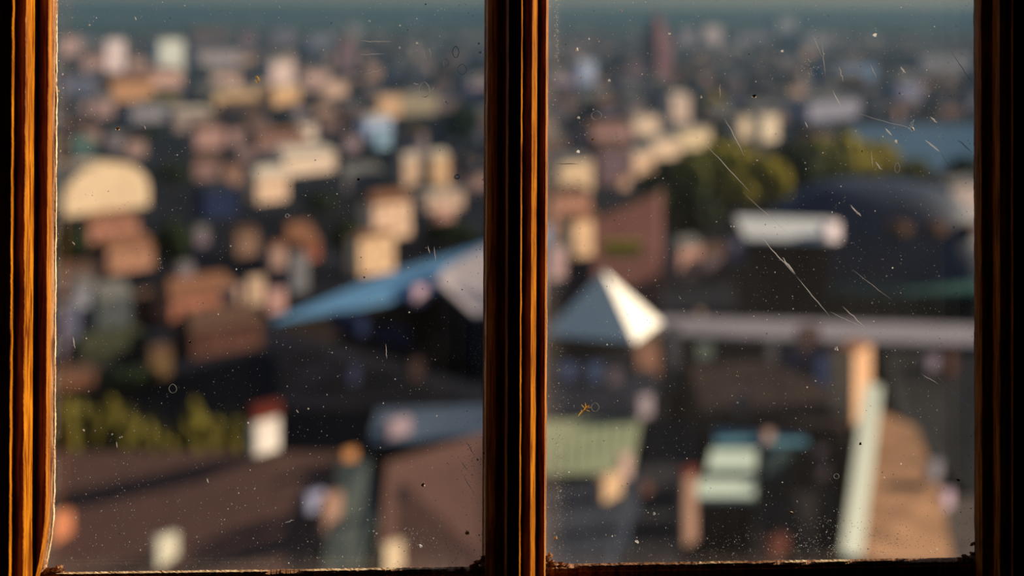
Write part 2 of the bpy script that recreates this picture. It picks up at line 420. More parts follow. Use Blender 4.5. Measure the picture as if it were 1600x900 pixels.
# dried drop outlines
def ring(u, v, ru, rv, w_, par, seed, lo=0, hi=1.0):
    mb = MB(); pts = []
    for i in range(25):
        t = lo + (hi - lo) * i / 24; a = 2 * math.pi * t
        pts.append((u + ru * math.cos(a) * (1 + .12 * mn.noise(Vector((a, seed, 0)))), v + rv * math.sin(a) * (1 - .25 * (math.sin(a) < 0) * abs(math.cos(a)))))
    ribbon(mb, pts, w_, False); mb.build('dried_drop', DUSTD, par)
for i, q in enumerate([(663, 140, 8, 12, 1.1), (668, 84, 5, 8, .9), (712, 81, 5, 9, 1.1), (722, 108, 7, 8, .7), (697, 98, 4, 6, .6), (270, 607, 6, 7, .7), (714, 276, 4, 3.4, 1.6), (449, 337, 3, 3, 1.2)]):
    ring(*q, pl, i)
for i, q in enumerate([(932, 180, 8, 7, .9), (930, 636, 6, 7, .7), (1402, 262, 4, 8, .7), (965, 217, 4, 4, .9), (1307, 744, 4, 4, .8)]):
    ring(*q, pr, i + 20)
# bigger specks picked out one by one
SPL = [(184, 201, 5, 1), (404, 125, 3, 2), (714, 276, 5.5, 0), (625, 40, 3, 0), (624, 74, 3, 0), (577, 33, 3, 0), (651, 67, 4, 0), (748, 68, 3.5, 0), (750, 82, 4, 0), (661, 757, 5.5, 1), (730, 832, 6, 1), (657, 853, 6, 0), (560, 280, 3.5, 3), (91, 142, 3, 1), (140, 39, 3, 0), (131, 672, 2.6, 0), (757, 708, 3.6, 3), (297, 534, 3, 3), (569, 433, 2.6, 3), (688, 235, 3, 0)]
SPR = [(1178, 150, 6, 1), (1366, 55, 6, 0), (1222, 80, 4.5, 0), (1400, 221, 7, 0), (1095, 151, 4, 0), (1306, 545, 6, 0), (1236, 801, 5, 1), (1344, 693, 4.5, 3), (1497, 750, 4, 3), (901, 77, 5, 0), (952, 126, 4, 0), (926, 218, 4, 1), (903, 237, 5, 0), (904, 184, 4, 0), (868, 840, 5, 1), (995, 846, 5, 0), (1152, 629, 3, 0), (970, 16, 4, 0), (1516, 729, 4, 0), (1022, 802, 4, 0), (1425, 201, 6, 0), (1490, 355, 4, 0), (1261, 605, 2, 0)]
MM = [DUST, PUTTY_PALE, YEL, DARK]
for L2, par in ((SPL, pl), (SPR, pr)):
    for i, (u, v, s, k) in enumerate(L2):
        mb = MB(); rnd = random.Random(i * 7 + 1)
        fleck(mb, u, v, s, rnd, 1.3, rnd.uniform(0, 3)); fleck(mb, u + s * .4, v + s * .3, s * .5, rnd)
        mb.build('speck', MM[k], par)
# cloudy chalk marks: clusters of tiny flecks
def cluster(cu, cv, ru, rv, n, par, seed, rot=0):
    mb = MB(); rnd = random.Random(seed)
    for i in range(n):
        a, b = rnd.gauss(0, ru), rnd.gauss(0, rv)
        fleck(mb, cu + a * math.cos(rot) - b * math.sin(rot), min(cv + a * math.sin(rot) + b * math.cos(rot), sill_v(cu) - 1), rnd.uniform(.4, 1.5), rnd, 1.6, None)
    tag(mb.build('chalk_mark', DUSTD if seed % 2 else DUST, par), kind='stuff')
for i, q in enumerate([(870, 40, 2, 34, 150), (873, 85, 3, 10, 60), (873, 730, 4, 60, 160), (880, 780, 10, 30, 120), (1265, 110, 9, 14, 70), (1262, 104, 6, 10, 50), (1262, 850, 22, 10, 80), (1400, 850, 40, 10, 120), (1290, 825, 26, 14, 90), (1380, 835, 26, 12, 110), (1470, 150, 30, 30, 100), (1150, 850, 60, 14, 160), (1425, 195, 2, 6, 40), (912, 200, 8, 16, 30), (1300, 860, 4, 8, 30)]):
    cluster(*q, pr, 100 + i)
for i, q in enumerate([(735, 730, 10, 34, 130), (660, 850, 28, 8, 90), (640, 840, 10, 8, 50), (300, 800, 24, 20, 50), (200, 760, 14, 26, 50), (345, 22, 10, 10, 50), (565, 810, 22, 20, 40), (742, 560, 6, 20, 50), (720, 845, 24, 16, 60), (226, 195, 3, 5, 16), (250, 415, 2, 6, 16), (114, 530, 2, 10, 16)]):
    cluster(*q, pl, 200 + i)
# insect husk and fibres
mb = MB()
for a, b, w_ in [((903, 651), (914, 638), 2.6), ((912, 641), (921, 633), 4.0), ((914, 638), (908, 632), 1.4), ((917, 636), (924, 637), 1.4), ((916, 637), (914, 629), 1.4), ((915, 640), (922, 643), 1.2)]:
    ribbon(mb, line(a, b, 6, .8, 3), w_)
tag(mb.build('insect_husk', YEL, pr), 'small yellow dried insect husk stuck on the right pane')
mb = MB(); ribbon(mb, [(399, 121), (401, 119), (404, 122), (405, 127), (402, 129)], 1.8, False); ribbon(mb, line((398, 124), (402, 130), 5, .5, 2), 1.4)
mb.build('fibre', YEL, pl)
mb = MB(); ribbon(mb, line((869, 256), (905, 256), 8, .6, 1), 1.0); mb.build('dark_hair', DARK, pr)
def tuft(pts, w_, y):
    mb = MB()
    for s in pts:
        P = [on(u, v, y) for u, v in s]
        for i in range(len(P) - 1):
            r = w_ * .00022; k = len(mb.v)
            for p in (P[i], P[i + 1]): mb.v += [p + Vector((r, 0, 0)), p + Vector((-r, 0, r)), p + Vector((-r, -r, -r))]
            mb.f += [(k, k + 1, k + 4, k + 3), (k + 1, k + 2, k + 5, k + 4), (k + 2, k, k + 3, k + 5)]; mb.mi += [0] * 3
    mb.build('lint_tuft', DUST, win)
tuft([[(816, 468), (818, 464), (820, 460)], [(818, 462), (823, 461)], [(819, 460), (821, 463), (822, 465)]], 2.2, .960)
tuft([[(816, 630), (821, 631), (824, 632)], [(819, 633), (817, 628)]], 2.0, .960)

# the room behind the camera
ROOMW = mat('dark_plaster', (.014, .011, .009), rough=.9, scale=3, bump=.2)
ROOMF = mat('dark_boards', (.03, .018, .010), rough=.6, scale=2, stretch=(1, 8, 1))
zf, zc = 58.6, 61.6
xl, xr, yb = -1.7, 1.9, -2.4
def room(name, c0, c1, m):
    mb = MB(); x0, y0, z0 = c0; x1, y1, z1 = c1
    mb.prism([Vector((x0, y0, z1)), Vector((x1, y0, z1)), Vector((x1, y1, z1)), Vector((x0, y1, z1))], z0)
    return tag(mb.build(name, m, None, base=((x0 + x1) / 2, (y0 + y1) / 2, z0)), kind='structure')
pL = on(-88, 900, .98).x; pR = on(1716, 900, .98).x; pB = on(800, 985, .98).z; pT = on(800, -640, .98).z
room('floor', (xl, yb, zf - .2), (xr, 1.012, zf), ROOMF)
room('ceiling', (xl, yb, zc), (xr, 1.012, zc + .2), ROOMW)
room('wall_back', (xl - .2, yb - .2, zf - .2), (xr + .2, yb, zc + .2), ROOMW)
room('wall_left', (xl - .2, yb, zf - .2), (xl, 1.012, zc + .2), ROOMW)
room('wall_right', (xr, yb, zf - .2), (xr + .2, 1.012, zc + .2), ROOMW)
room('wall_front', (xl, .80, zf), (pL, 1.012, zc), ROOMW)
room('wall_front', (pR, .80, zf), (xr, 1.012, zc), ROOMW)
room('wall_front', (pL, .80, zf), (pR, 1.012, pB), ROOMW)
room('wall_front', (pL, .80, pT), (pR, 1.012, zc), ROOMW)

# ------------------------------------------------------------------ city: ground, water, haze
GROUND = mat('street_ground', (.012, .015, .024), rough=.95, var=.5, scale=.02)
mb = MB(); mb.poly([(-12000, 60, 0), (12000, 60, 0), (12000, 26000, 0), (-12000, 26000, 0)])
tag(mb.build('ground', GROUND), kind='structure')
WATER = mat('lake_water', (.010, .055, .12), rough=.35, spec=.5, var=.1, scale=.05)
mb = MB(); mb.slab(ccw([Vector((*at(u, v, ground_depth(v)).xy, .35)) for u, v in [(1340, 268), (1620, 268), (1700, 196), (1330, 196)]]), .4)
tag(mb.build('water', WATER), kind='structure')
hz = bpy.data.materials.new('haze'); hz.use_nodes = True
N = hz.node_tree.nodes; N.clear(); vo = N.new('ShaderNodeVolumeScatter'); ou = N.new('ShaderNodeOutputMaterial')
HAZE = .00028
HZC = (.115, .225, .33, 1)
vo.inputs['Color'].default_value = HZC; vo.inputs['Density'].default_value = HAZE; vo.inputs['Anisotropy'].default_value = .1
va = N.new('ShaderNodeVolumeAbsorption'); va.inputs['Color'].default_value = HZC; va.inputs['Density'].default_value = HAZE
vs_ = N.new('ShaderNodeAddShader'); hz.node_tree.links.new(vo.outputs[0], vs_.inputs[0]); hz.node_tree.links.new(va.outputs[0], vs_.inputs[1])
hz.node_tree.links.new(vs_.outputs[0], ou.inputs['Volume'])
mb = MB(); mb.prism([Vector((-9000, 330, 260)), Vector((9000, 330, 260)), Vector((9000, 4500, 260)), Vector((-9000, 4500, 260))], -2)
o = tag(mb.build('haze', hz), 'thin blue haze lying over the distant city', 'haze', kind='stuff')

# ------------------------------------------------------------------ buildings
ROOFS = {'brown': mat('brown_tiles', (.09, .055, .043), scale=2.5, var=.3), 'dark': mat('dark_slate', (.022, .029, .044), scale=2, var=.3),
         'maroon': mat('maroon_tiles', (.108, .062, .055), scale=1.2, var=.16), 'orange': mat('orange_tiles', (.19, .095, .06), scale=2, var=.25),
         'grey': mat('grey_sheet_roof', (.13, .135, .14), scale=2, var=.2), 'pale': mat('pale_roof', (.45, .41, .36), scale=2, var=.1),
         'green': mat('green_copper', (.09, .16, .14), scale=2, var=.2)}
DARKWIN = mat('window_glass_dark', (.02, .025, .03), rough=.2, spec=.6)
FOOT = []; NAMED = []
HERO = []        # image boxes with depth, kept free of the small houses
def block(u0, u1, v0, v1, col, label, roof='brown', rho=42, shade=.35, d=None, kind='house', name='house', cat='house', group=None,
          chim=0, windows=True, hroof=None, zb=0.0, fac=None, parent=None, wallname='wall', fl=False):
    """house whose sunlit front spans columns u0..u1 and rows v0 (eaves) to v1 (foot)"""
    if d is None: d = ground_depth(v1)
    r = math.radians(rho); t = RIGHT * math.cos(r) + FWD * math.sin(r); n = RIGHT * (-math.sin(r)) + FWD * math.cos(r)
    A = at(u0, v1, d)
    if zb == 0.0 and parent is None: A.z = 0
    du = (u1 - 800) / F
    Ax = (A - EYE).dot(RIGHT); Ay = (A - EYE).dot(FWD)
    s = (du * Ay - Ax) / (math.cos(r) - du * math.sin(r))
    Lw = max(.3, s); W = max(Lw * .5, min(Lw * 1.4, shade * (u1 - u0) * d / F / math.sin(r)))
    zt = EYE.z + (VH - v0) / F * d; z0 = A.z
    B = A + t * Lw; Cc = B + n * W; D = A + n * W
    top = [Vector((p.x, p.y, zt)) for p in (A, B, Cc, D)]
    if parent is None:
        base = (A + Cc) / 2; base.z = z0
        th = thing(name, base, label, cat, group)
        HERO.append((u0 - shade * (u1 - u0) - 4, u1 + 4, v0 - 8, v1 + 1, d)); NAMED.append(((u0 + u1) / 2, (v0 + v1) / 2, label)); FOOT.append((base.x, base.y, math.hypot(Lw, W) / 2))
    else: th = parent
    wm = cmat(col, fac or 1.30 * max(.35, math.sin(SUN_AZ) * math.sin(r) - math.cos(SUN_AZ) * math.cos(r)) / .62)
    mb = MB(); mb.prism(top, z0); mb.build(wallname, wm, th)
    if roof:
        mr = ROOFS[roof] if roof in ROOFS else roof
        hr = hroof if hroof is not None else .42 * W
        ov = .04 * Lw
        q = [top[0] - t * ov - n * ov, top[1] + t * ov - n * ov, top[2] + t * ov + n * ov, top[3] - t * ov + n * ov]
        rb = MB()
        if fl:
            for k in q: k.z += .02
            rb.prism([k + Vector((0, 0, .35)) for k in q], zt + .02)
        else:
            ra = (q[0] + q[3]) / 2 + t * (.25 * W); rbp = (q[1] + q[2]) / 2 - t * (.25 * W)
            if (rbp - ra).dot(t) < 0: ra = rbp = (ra + rbp) / 2
            ra = ra + UP * hr; rbp = rbp + UP * hr
            rb.poly([q[0], q[1], rbp, ra]); rb.poly([q[1], q[2], rbp]); rb.poly([q[2], q[3], ra, rbp]); rb.poly([q[3], q[0], ra]); rb.poly([q[3], q[2], q[1], q[0]])
        rb.build('roof', mr, th)
        for c in range(chim):
            p = top[0] + t * (Lw * (.3 + .35 * c)) + n * (W * .35)
            cb = MB(); cb.box(p, t, n, .45, .35, zt + hr * .2, zt + hr + 1.3); cb.build('chimney', cmat((215, 175, 140)), th)
    if windows and (u1 - u0) > 44 and parent is None:
        nf = max(1, int((zt - z0) / 3.4)); nc = max(2, int(Lw / 3.6))
        src = None
        for i in range(min(nf, 4)):
            for j in range(min(nc, 6)):
                c = A + t * (Lw * (j + .5) / min(nc, 6)) - n * .03; zc_ = z0 + (zt - z0) * (i + .55) / min(nf, 4)
                ww, hh = .38, .62
                p = [c - t * ww, c + t * ww]
                mb = MB(); mb.prism(ccw([Vector((x.x, x.y, zc_ + hh)) for x in (p[0] - n * .02, p[1] - n * .02, p[1] + n * .2, p[0] + n * .2)]), zc_ - hh)
                mb.build('window', DARKWIN, th)
    return th

CREAM = (250, 215, 165)
def B(u0, u1, v0, v1, col, label, **k): return block(u0, u1, v0, v1, col, label, **k)
# --- far left quarter
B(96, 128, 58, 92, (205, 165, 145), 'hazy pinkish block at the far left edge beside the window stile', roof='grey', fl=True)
B(128, 165, 88, 114, (190, 150, 130), 'low pinkish terrace left of the narrow white tower block', roof='brown')
B(166, 195, 62, 112, (255, 225, 205), 'narrow white tower block, left of the two far towers', name='tower_block', cat='tower', roof='pale', fl=True, shade=.2)
B(249, 287, 62, 122, (240, 235, 205), 'wider white tower block, right of the two far towers', name='tower_block', cat='tower', roof='pale', fl=True, shade=.15)
B(203, 229, 92, 118, (195, 155, 130), 'small pink house between the two white tower blocks', roof='brown')
B(228, 285, 112, 138, (230, 180, 150), 'peach house at the foot of the wider white tower', roof='orange', hroof=3, shade=.1)
B(175, 240, 126, 160, (215, 155, 105), 'tan apartment block below the gap of the two towers', roof='orange', hroof=3, name='apartment_building', cat='building', shade=.1)
B(95, 152, 118, 152, (110, 110, 120), 'grey slab building at left edge below the pinkish terrace', roof='grey', fl=True, name='apartment_building', cat='building')
B(147, 178, 156, 184, (175, 140, 125), 'small grey-pink house left of the pale long house', roof='grey')
B(206, 270, 166, 192, (160, 150, 145), 'long pale grey house below the dark green tree', roof='grey', hroof=2)
B(312, 375, 80, 106, (185, 165, 155), 'pale grey flat block right of the white towers', roof='pale', fl=True, name='apartment_building', cat='building')
B(300, 360, 58, 76, (120, 95, 95), 'dusky pink terrace far behind the pale grey block', roof='brown')
B(378, 398, 52, 82, (130, 100, 98), 'dusky rose tower house in the far haze', roof='brown')
B(332, 374, 116, 144, (225, 180, 150), 'peach upper house of the stepped cream pair', roof='pale', fl=True)
B(336, 402, 142, 174, (225, 180, 125), 'yellow-tan lower house of the stepped cream pair', roof='pale', fl=True)
B(274, 330, 176, 206, (175, 150, 130), 'taupe house left above the pink tan cottage', roof='pale', hroof=2)
B(306, 350, 200, 234, (190, 145, 125), 'pink-tan cottage below the taupe house', roof='brown')
B(360, 386, 203, 229, (175, 140, 125), 'small dusky house right of the pink-tan cottage', roof='brown')
B(374, 396, 232, 252, (150, 120, 110), 'tiny dim house below the small dusky house', roof='brown')
B(170, 198, 214, 236, (140, 125, 120), 'small grey house above the cream barrel roof', roof='grey')
B(198, 228, 222, 246, (175, 140, 120), 'small tan house above right of the cream barrel roof', roof='brown')
B(112, 150, 230, 252, (70, 90, 88), 'teal-roofed low house at the left edge', roof='green', hroof=3)
B(350, 380, 262, 290, (160, 120, 95), 'small brown-tan house below the tiny dim house', roof='brown')
B(304, 346, 252, 282, (150, 115, 100), 'brown house right of the cream barrel roof', roof='brown')
B(404, 420, 130, 166, (225, 185, 140), 'slim cream house at left of the bright pair', roof='pale', fl=True)
B(424, 460, 98, 132, (255, 215, 190), 'bright pink-white house, upper one of the bright pair', roof='pale', hroof=2, shade=.1)
B(428, 468, 136, 166, (250, 195, 135), 'bright orange-cream house, lower one of the bright pair', roof='pale', hroof=2, shade=.1)
B(478, 516, 113, 142, (220, 175, 150), 'peach house left of the stepped-down cream house', roof='pale', fl=True)
B(506, 542, 130, 156, (235, 190, 155), 'cream house stepped down right of the peach house', roof='pale', fl=True, shade=.15)
B(424, 458, 44, 72, (115, 105, 110), 'far grey block under the wooded skyline', roof='grey', fl=True)
B(482, 518, 52, 76, (125, 122, 128), 'far bluish grey block right of the skyline trees', roof='grey', fl=True)
B(545, 566, 40, 64, (150, 140, 125), 'far pale olive block high in the left pane', roof='pale', fl=True)
B(531, 556, 64, 110, (130, 100, 100), 'dusky pink slim tower right of the pale olive block', roof='brown', name='tower_block', cat='tower')
B(592, 626, 150, 184, (230, 180, 130), 'orange-cream house left of the olive-tan terrace', roof='pale', fl=True)
B(628, 684, 150, 180, (175, 155, 120), 'olive-tan terrace house right of the orange-cream house', roof='pale', fl=True)
B(500, 530, 186, 206, (125, 95, 85), 'dim brown house beside the bright round glint block', roof='brown')
B(469, 494, 196, 220, (255, 225, 190), 'tiny white block painted as glint in left quarter', roof='pale', fl=True, shade=.05)  # small white block standing in for a glint; highlight put into its colour
B(572, 612, 186, 216, (195, 205, 225), 'bluish white house with the tall lit front', roof='pale', hroof=2, shade=.15)
B(588, 610, 206, 232, (160, 190, 195), 'pale teal annex at the foot of the bluish white house', roof='green', hroof=1)
B(540, 562, 214, 238, (155, 130, 125), 'small pinkish grey house left of the bluish white house', roof='brown')
B(636, 666, 210, 246, (160, 140, 130), 'pinkish grey tall house right of the bluish white house', roof='brown')
B(402, 480, 212, 238, (165, 125, 105), 'long low terracotta house across the middle left', roof='orange', hroof=2)
B(735, 770, 128, 160, (165, 140, 140), 'greyish pink house at the mullion edge of the left pane', roof='grey')
B(444, 524, 246, 276, (255, 220, 180), 'long cream house with bright front at centre left', roof='pale', hroof=3, shade=.1, rho=50)
B(402, 450, 278, 318, (255, 210, 165), 'cream house stepping down left from the long cream house', roof='pale', hroof=3, shade=.1, rho=50)
B(631, 656, 250, 296, (225, 185, 145), 'slim cream tower house, left one of a pair', roof='pale', hroof=2, shade=.2, name='tower_house')
B(675, 702, 246, 302, (225, 180, 130), 'slim cream tower house, right one of a pair', roof='pale', hroof=2, shade=.2, name='tower_house')
B(540, 600, 275, 300, (125, 115, 105), 'grey-brown low house left of the slim pair', roof='grey')
B(668, 724, 305, 332, (225, 185, 150), 'peach wide house below the slim cream pair', roof='pale', fl=True, shade=.1)
B(686, 710, 330, 360, (205, 155, 130), 'narrow peach annex below the peach wide house', roof=None, shade=.1)
# barrel-vaulted cream hall
def barrel(u0, u1, vt, vs, v1, col, label):
    d = ground_depth(v1); w_ = (u1 - u0) * d / F; c = at((u0 + u1) / 2, v1, d); c.z = 0
    th = thing('vaulted_hall', c, label, 'hall'); FOOT.append((c.x, c.y + 6, 16)); HERO.append((u0 - 5, u1 + 5, vt - 4, v1, d))
    zs = EYE.z + (VH - vs) / F * d; zt = EYE.z + (VH - vt) / F * d; rr = math.radians(50)
    t = RIGHT * math.cos(rr) + FWD * math.sin(rr); n = RIGHT * -math.sin(rr) + FWD * math.cos(rr)
    hw = w_ / 2 / math.cos(rr) * .86
    mw = cmat(col, 1.2)
    mb = MB(); mb.box(c + n * 7, t, n, hw, 7, 0, zs); mb.build('wall', mw, th)
    mb = MB(); K = 14
    pr_ = [(-math.cos(math.pi * i / K) * hw, zs + (zt - zs) * math.sin(math.pi * i / K)) for i in range(K + 1)]
    a = [Vector((*(c + t * x).xy, z)) for x, z in pr_]; b = [Vector((*(c + t * x + n * 14).xy, z)) for x, z in pr_]
    mb.poly(a); mb.poly(b[::-1])
    for i in range(K): mb.poly([a[i + 1], a[i], b[i], b[i + 1]])
    mb.build('vault', cmat(col, 1.2), th)
barrel(112, 226, 254, 303, 330, (250, 212, 160), 'large cream vaulted hall with bright rounded front at left')
# middle left
B(140, 216, 352, 388, (200, 135, 105), 'salmon house with sloping lit front under the cream vaulted hall', roof='orange', hroof=2.5, shade=.05, rho=50)
B(168, 240, 390, 430, (195, 140, 105), 'tan-orange house stepping down below the salmon house', roof='orange', hroof=2.5, shade=.1, rho=50)
B(306, 326, 364, 402, (140, 120, 118), 'slim grey-pink house right of the dark courtyard', roof='grey', hroof=1.5)
B(280, 302, 418, 448, (145, 128, 125), 'small grey house beside the red-roofed house', roof='grey', hroof=1)
B(320, 370, 300, 342, (42, 52, 78), 'dark blue-walled house left of centre', roof='dark')
B(370, 404, 366, 402, (150, 115, 90), 'tan house left of the orange-roofed house', roof='brown', hroof=1.5)
B(452, 500, 386, 412, (165, 95, 70), 'rust house with bright orange hipped roof', roof='orange', hroof=5, shade=.6)
B(424, 447, 388, 432, (190, 150, 125), 'slim tan gable house below the orange-roofed house', roof='orange', hroof=1)
B(456, 482, 404, 458, (130, 125, 118), 'slim grey-beige house beside the blue metal roof', roof='grey', hroof=1)
B(584, 642, 318, 376, (255, 206, 160), 'tall bright cream house rising behind the blue metal roof', roof='orange', hroof=2.5, shade=.15)
B(562, 616, 372, 432, (255, 205, 150), 'bright orange-cream house wall directly above the blue roof', roof='orange', hroof=1, shade=.1)
B(90, 150, 428, 462, (120, 98, 88), 'grey-brown house at the left edge below centre', roof='brown')
B(118, 150, 454, 482, (165, 160, 155), 'pale grey round-topped shed at the left edge', roof='grey', hroof=2, shade=.1)
B(152, 205, 470, 530, (92, 95, 88), 'grey-green house at left with flat top', roof='grey', hroof=3)
B(95, 125, 480, 560, (100, 98, 110), 'lilac-grey house at the left pane edge', roof='grey')
salmon = B(268, 372, 468, 512, (180, 115, 85), 'wide house with salmon hipped roof and two chimneys', roof='orange', hroof=3.2, shade=.35)
B(212, 262, 474, 506, (120, 70, 60), 'small dark red house left of the salmon hipped roof', roof='brown', hroof=2)
SALMON_STACKS = [(347, 373, 447, 494, (225, 180, 150)), (385, 409, 430, 476, (225, 185, 145))]
B(420, 446, 455, 490, (205, 155, 135), 'pink-cream chimney stack by the tip of the blue roof', roof=None, shade=.1, name='chimney_stack', cat='chimney')
B(300, 410, 520, 562, (100, 66, 52), 'brown low house under the salmon roof', roof='brown', hroof=3)
B(130, 236, 556, 578, (60, 60, 45), 'long low house with dark olive roof', roof=mat('dark_olive_roof', (.04, .045, .03)), hroof=3)
B(235, 268, 552, 594, (120, 92, 60), 'small ochre-brown shed above the hedge trees', roof='brown', hroof=1)
B(88, 150, 590, 612, (130, 85, 60), 'low brown roof line at left edge above the hedge trees', roof='brown', hroof=1)

def pxpoly(pts): return [at(u, v, d) for u, v, d in pts]
def solid(name, label, cat, pts, roofmat, wallmat, roofname='roof', drop=.4, foot=0.0, group=None, smooth=False):
    P = ccw(pxpoly(pts)); c = sum(P, Vector()) / len(P); c.z = foot
    th = thing(name, c, label, cat, group)
    mb = MB(); mb.slab(P, drop); mb.build(roofname, roofmat, th)
    mb = MB(); q = [c + (p - c) * 1 for p in P]
    inner = []
    for p in P:
        k = Vector((p.x, p.y, 0)) - Vector((c.x, c.y, 0)); k *= .97
        inner.append(Vector((c.x + k.x, c.y + k.y, p.z - drop)))
    mb.prism(inner, foot); mb.build('wall', wallmat, th)
    us = [p[0] for p in pts]; vs = [p[1] for p in pts]
    NAMED.append((sum(us) / len(us), sum(vs) / len(vs), label)); FOOT.append((c.x, c.y, max((p - c).xy.length for p in P) * .8))
    HERO.append((min(us) - 6, max(us) + 6, min(vs) - 6, max(vs) + 60, min(p[2] for p in pts)))
    return th
def stack(th, u0, u1, v0, v1, d, col, cap=None, rho=48, nm='chimney', label=None, shade=.25):
    """chimney standing on thing th, its lit side spanning the given columns and rows"""
    r = math.radians(rho); t = RIGHT * math.cos(r) + FWD * math.sin(r); n = RIGHT * -math.sin(r) + FWD * math.cos(r)
    A = at(u0 + (u1 - u0) * .14, v1, d); Bp = at(u1, v1, d); Lw = (Bp - A).length / math.cos(r); W = Lw * .3
    zt = at(u0, v0 + 5, d).z; zb = A.z - .25
    top = [A, A + t * Lw, A + t * Lw + n * W, A + n * W]; top = [Vector((p.x, p.y, zt)) for p in top]
    mb = MB(); mb.prism(top, zb); o = mb.build(nm, cmat(col), th)
    if label: o['label'] = label
    if cap:
        c = sum(top, Vector()) / 4
        k = MB(); k.box(c, t, n, Lw * .56, W * .56, zt + .01, zt + cap[1]); k.build('chimney_cap', cmat(cap[0]), o, base=th.location)
    return o
for u0, u1, v0, v1, c_ in SALMON_STACKS: stack(salmon, u0, u1, v0, v1, 251, c_, label='tall pinkish cream chimney, %s of two' % ('left' if u0 < 380 else 'right'))
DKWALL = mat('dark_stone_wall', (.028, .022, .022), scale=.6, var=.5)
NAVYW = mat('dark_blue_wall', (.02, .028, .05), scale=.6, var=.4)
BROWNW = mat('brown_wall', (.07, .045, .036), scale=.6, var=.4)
# --- building with the blue metal roof
BLUE = mat('sky_tinted_zinc', (.10, .27, .50), rough=.45, spec=.4, var=.12, scale=.4)  # sky reflection put into the zinc's blue base colour
th = solid('townhouse', 'large dark townhouse with a blue sheet metal roof rising to the right', 'house',
           [(428, 500, 190), (560, 478, 198), (660, 458, 207), (860, 425, 225), (860, 350, 262), (760, 380, 250), (600, 428, 232)], BLUE, DKWALL)
for (u, v, s, dd, c) in [(545, 505, 9, 190, 0), (612, 528, 9, 195, 0), (520, 560, 9, 188, 1), (575, 575, 9, 190, 1), (660, 560, 9, 198, 1), (700, 540, 9, 200, 1), (480, 540, 9, 186, 1)]:
    k = dd * s / F; p = at(u, v, dd * 1.0)
    mb = MB(); mb.box(p, RIGHT * .7 + FWD * .7, FWD * .7 - RIGHT * .7, k, 3, p.z - k * 1.5, p.z + k * 1.5); mb.build('window', cmat((42, 52, 78)) if c == 0 else BROWNW, th)
stack(th, 645, 666, 444, 474, 200, (225, 185, 185), nm='vent_glint_block')  # pink glint painted as a small pale box on the roof
# lower dark wing in front
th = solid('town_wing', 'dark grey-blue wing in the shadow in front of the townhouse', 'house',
           [(428, 525, 178), (462, 520, 182), (760, 600, 170), (760, 640, 158), (440, 640, 158)], mat('shaded_slate', (.007, .008, .013), var=.6, scale=.25), NAVYW)  # near-black colour paints in the shadow over the wing roof
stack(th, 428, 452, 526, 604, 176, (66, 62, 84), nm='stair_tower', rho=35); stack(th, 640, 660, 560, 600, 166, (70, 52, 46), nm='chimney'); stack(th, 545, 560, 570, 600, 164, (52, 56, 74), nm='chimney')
def turret(ua, va, vc, R, phi, d, label, mr, wallm, hwall=None, name='turret'):
    c = at(ua, vc, d); ph = math.radians(phi); R = R * d / F
    zt = at(ua, va, d).z
    cs = [c + (RIGHT * math.cos(ph + k * math.pi / 2) + FWD * math.sin(ph + k * math.pi / 2)) * R for k in range(4)]
    base = Vector((c.x, c.y, 0)); th = thing(name, base, label, 'tower')
    ap = Vector((c.x, c.y, zt))
    mb = MB()
    for i in range(4): mb.poly([cs[i], cs[(i + 1) % 4], ap])
    mb.poly(cs[::-1]); mb.build('pyramid_roof', mr, th)
    mb = MB(); q = [c + (p - c) * .93 for p in cs]; q = [Vector((p.x, p.y, c.z - .02)) for p in q]; mb.prism(q, 0); mb.build('wall', wallm, th)
    mb = MB(); mb.box(ap, RIGHT, FWD, .12, .12, zt - .3, zt + 1.0); mb.build('finial', ROOFS['pale'], th)
    FOOT.append((c.x, c.y, R)); HERO.append((ua - R * F / d - 5, ua + R * F / d + 5, va - 5, vc + 90, d - 8))
    return th
WHITER = mat('white_sheet_roof', (.80, .80, .76), rough=.6, var=.04)
turret(943, 424, 513, 104, 23.4, 180, 'square turret with a pointed white sheet roof right of the mullion', WHITER, BROWNW)
solid('white_roofed_house', 'pale flat-pitched roof running behind the mullion beside the blue metal roof', 'house',
      [(682, 438, 205), (742, 492, 190), (850, 472, 190), (850, 385, 225), (764, 383, 228), (700, 415, 214)], mat('chalky_roof', alb((185, 168, 155), 1.0), var=.05), DKWALL)
# --- bottom left maroon roof
th = solid('rooftop_house', 'long house with a broad maroon tile roof across the lower left', 'house',
           [(-60, 704, 126), (536, 706, 126), (492, 905, 112.6), (-120, 905, 112.6)], ROOFS['maroon'], DKWALL)
stack(th, 394, 431, 655, 708, 124, (255, 235, 205), cap=((115, 50, 38), 1.3), shade=.1, label='white chimney with a rust red pot on the ridge')
stack(th, 242, 272, 838, 905, 113.5, (240, 225, 185), label='short cream chimney low on the slope')
stack(th, 478, 505, 770, 798, 118, (190, 185, 200), nm='vent_glint_block', label='small metal vent, glint painted white')  # the vent's bright glint is put into its pale colour
stack(th, 80, 106, 800, 880, 116, (235, 145, 95), nm='dormer', label='orange dormer at the left edge', rho=46)
stack(th, 106, 146, 806, 880, 119, (105, 78, 66), nm='dormer', rho=20)
th2 = solid('gable_parapet', 'grey-green sheet clad party wall leaning between the two maroon roofs', 'wall',
            [(528, 722, 124), (578, 716, 124), (590, 800, 118), (560, 905, 112), (500, 905, 112), (520, 800, 118)], mat('greygreen_sheet', (.10, .125, .12), var=.15, scale=1), DKWALL)
stack(th2, 536, 556, 701, 722, 124, (215, 145, 85), nm='orange_glint')  # orange glint made as a small coloured box
stack(th2, 504, 530, 775, 850, 116, (165, 125, 100), nm='side_flashing', rho=60)
